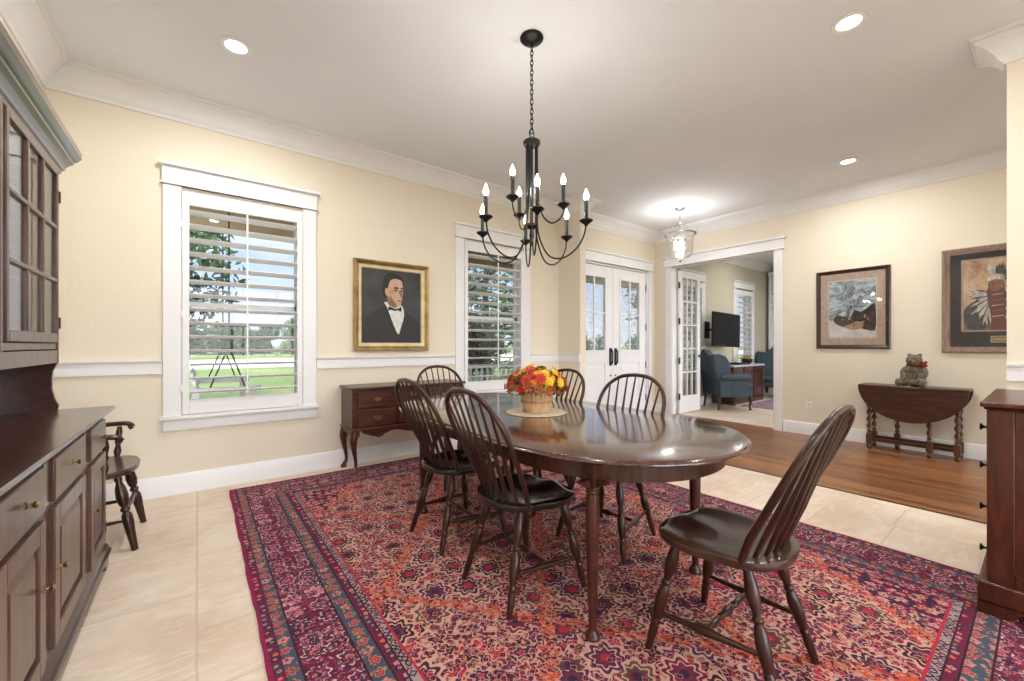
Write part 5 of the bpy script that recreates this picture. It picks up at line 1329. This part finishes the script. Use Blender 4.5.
def desk():
    X0,X1,Y0,Y1=8.40,9.80,3.78,4.18; t=thing('writing_desk','mahogany pedestal desk with a pale stone top below the television','desk',((X0+X1)/2,(Y0+Y1)/2,0))
    w=M['desk']; top=mat('grey_stone_top',rough=.25,fn=noisy((.42,.42,.44),(.56,.56,.58),9))
    MB().box(X0-.03,X1+.03,Y0-.03,Y1+.02,.745,.785).build('desk_top',top,t,bevel=.008,seg=3)
    MB().box(X0,X1,Y0+.015,Y1,.09,.745).build('desk_body',w,t); MB().box(X0-.02,X1+.02,Y0-.01,Y1,0,.095).build('plinth',w,t,bevel=.01)
    n=3; wdt=(X1-X0)/n
    for k in range(n):
        a,b=X0+k*wdt+.02,X0+(k+1)*wdt-.02
        for z0,z1 in ((.11,.30),(.32,.50),(.52,.62),(.64,.735)):
            d=MB().box(a,b,Y0-.004,Y0+.018,z0,z1).build('drawer',w,t,bevel=.006)
            h=MB(); c=(a+b)/2; z=(z0+z1)/2; h.tube([(c-.045,Y0-.002,z),(c-.04,Y0-.028,z-.006),(c+.04,Y0-.028,z-.006),(c+.045,Y0-.002,z)],.006,6); h.build('drawer_handle',M['brass'],d)
    for x in (X0,X1): MB().lathe([(.022,0),(.028,.05),(.018,.1),(.022,.2),(.024,.8),(.018,.9),(.028,.95),(.022,1)],(x,Y0,.09),(x,Y0,.745),14).build('corner_column',w,t)
desk()
def tv():
    c=V(8.38,3.90,1.49); t=thing('television','black flat television on a swing arm above the desk','television',c)
    t.rotation_euler=(0,math.radians(1.5),math.radians(0))
    MB().box(-.56,.56,-.02,.02,-.335,.335).build('screen_bezel',M['iron'],t,world=False,bevel=.006)
    MB().box(-.545,.545,-.0225,-.0195,-.318,.325).build('screen',mat('dark_tv_screen',(.006,.006,.007),.25,spec=.2),t,world=False)
    MB().box(-.18,.18,.02,.06,-.2,.2).build('back_cover',M['iron'],t,world=False,bevel=.01)
    m=MB(); m.tube([(0,.05,0),(-.25,.12,0),(-.18,.30,0)],.025,8); m.box(-.26,-.10,.285,.312,-.17,.17); m.build('wall_arm',M['iron'],t,world=False)
tv()
t=thing('desk_speaker_bar','black low set top box lying on the desk','electronics',(8.98,3.93,.786))
MB().box(-.20,.20,-.10,.10,0,.04).build('case',M['iron'],t,world=False,bevel=.008); MB().tube([(.05,.02,.03),(.05,.03,.16),(.04,.02,.36)],.010,8).build('cable_post',M['nickel'],t,world=False)
def vase():
    t=thing('dried_flower_bowl','dark bowl of tan dried flowers on the desk by the window','flower bowl',(9.42,3.95,.786))
    MB().lathe([(0,0),(.06,0),(.10,.04),(.11,.09),(.10,.11),(.09,.10),(.05,.03),(0,.02)],seg=24,cap=False).build('bowl',M['iron'],t,world=False)
    mb=MB(); rd=random.Random(5)
    for k in range(60):
        d=V(rd.gauss(0,.6),rd.gauss(0,.6),abs(rd.gauss(0,1))+.3).normalized(); mb.ball(V(0,0,.07)+d*rd.uniform(.05,.15),rd.uniform(.010,.022),6,4)
    tag(mb.build('dried_flowers',mat('tan_dried_petals',rough=.8,fn=noisy((.40,.26,.10),(.62,.48,.26),30)),t,world=False),kind='stuff')
vase()
def bookcase():
    X0,X1=11.10,11.49; Y0,Y1=1.6,4.13; t=thing('built_in_bookcase','tall white built-in bookcase with open shelves at the study far wall','bookcase',((X0+X1)/2,(Y0+Y1)/2,0))
    m=MB(); m.box(X1-.02,X1,Y0,Y1,.8,2.9)
    for k in range(4): y=Y0+(Y1-Y0)*k/3; m.box(X0,X1,y-.025,y+.025,.8,2.9)
    m.box(X0-.02,X1,Y0-.03,Y1+.03,2.88,2.97); m.build('bookcase_frame',M['trim'],t,bevel=.003)
    for z in (1.15,1.48,1.81,2.14,2.47):
        MB().box(X0+.01,X1-.02,Y0+.02,Y1-.02,z,z+.025).build('shelf',M['trim'],t)
    MB().box(X0-.08,X1,Y0,Y1,0,.80).build('base_cabinet',M['trim'],t,bevel=.004)
    for k in range(6):
        a=Y0+(Y1-Y0)*k/6+.02; b=Y0+(Y1-Y0)*(k+1)/6-.02
        d=MB().box(X0-.10,X0-.08,a,b,.10,.76).build('cabinet_door',M['trim'],t,bevel=.004); MB().ball((X0-.112,(b-.04) if k%2==0 else a+.04,.62),.012,8,6).build('door_knob',M['iron'],d)
bookcase()
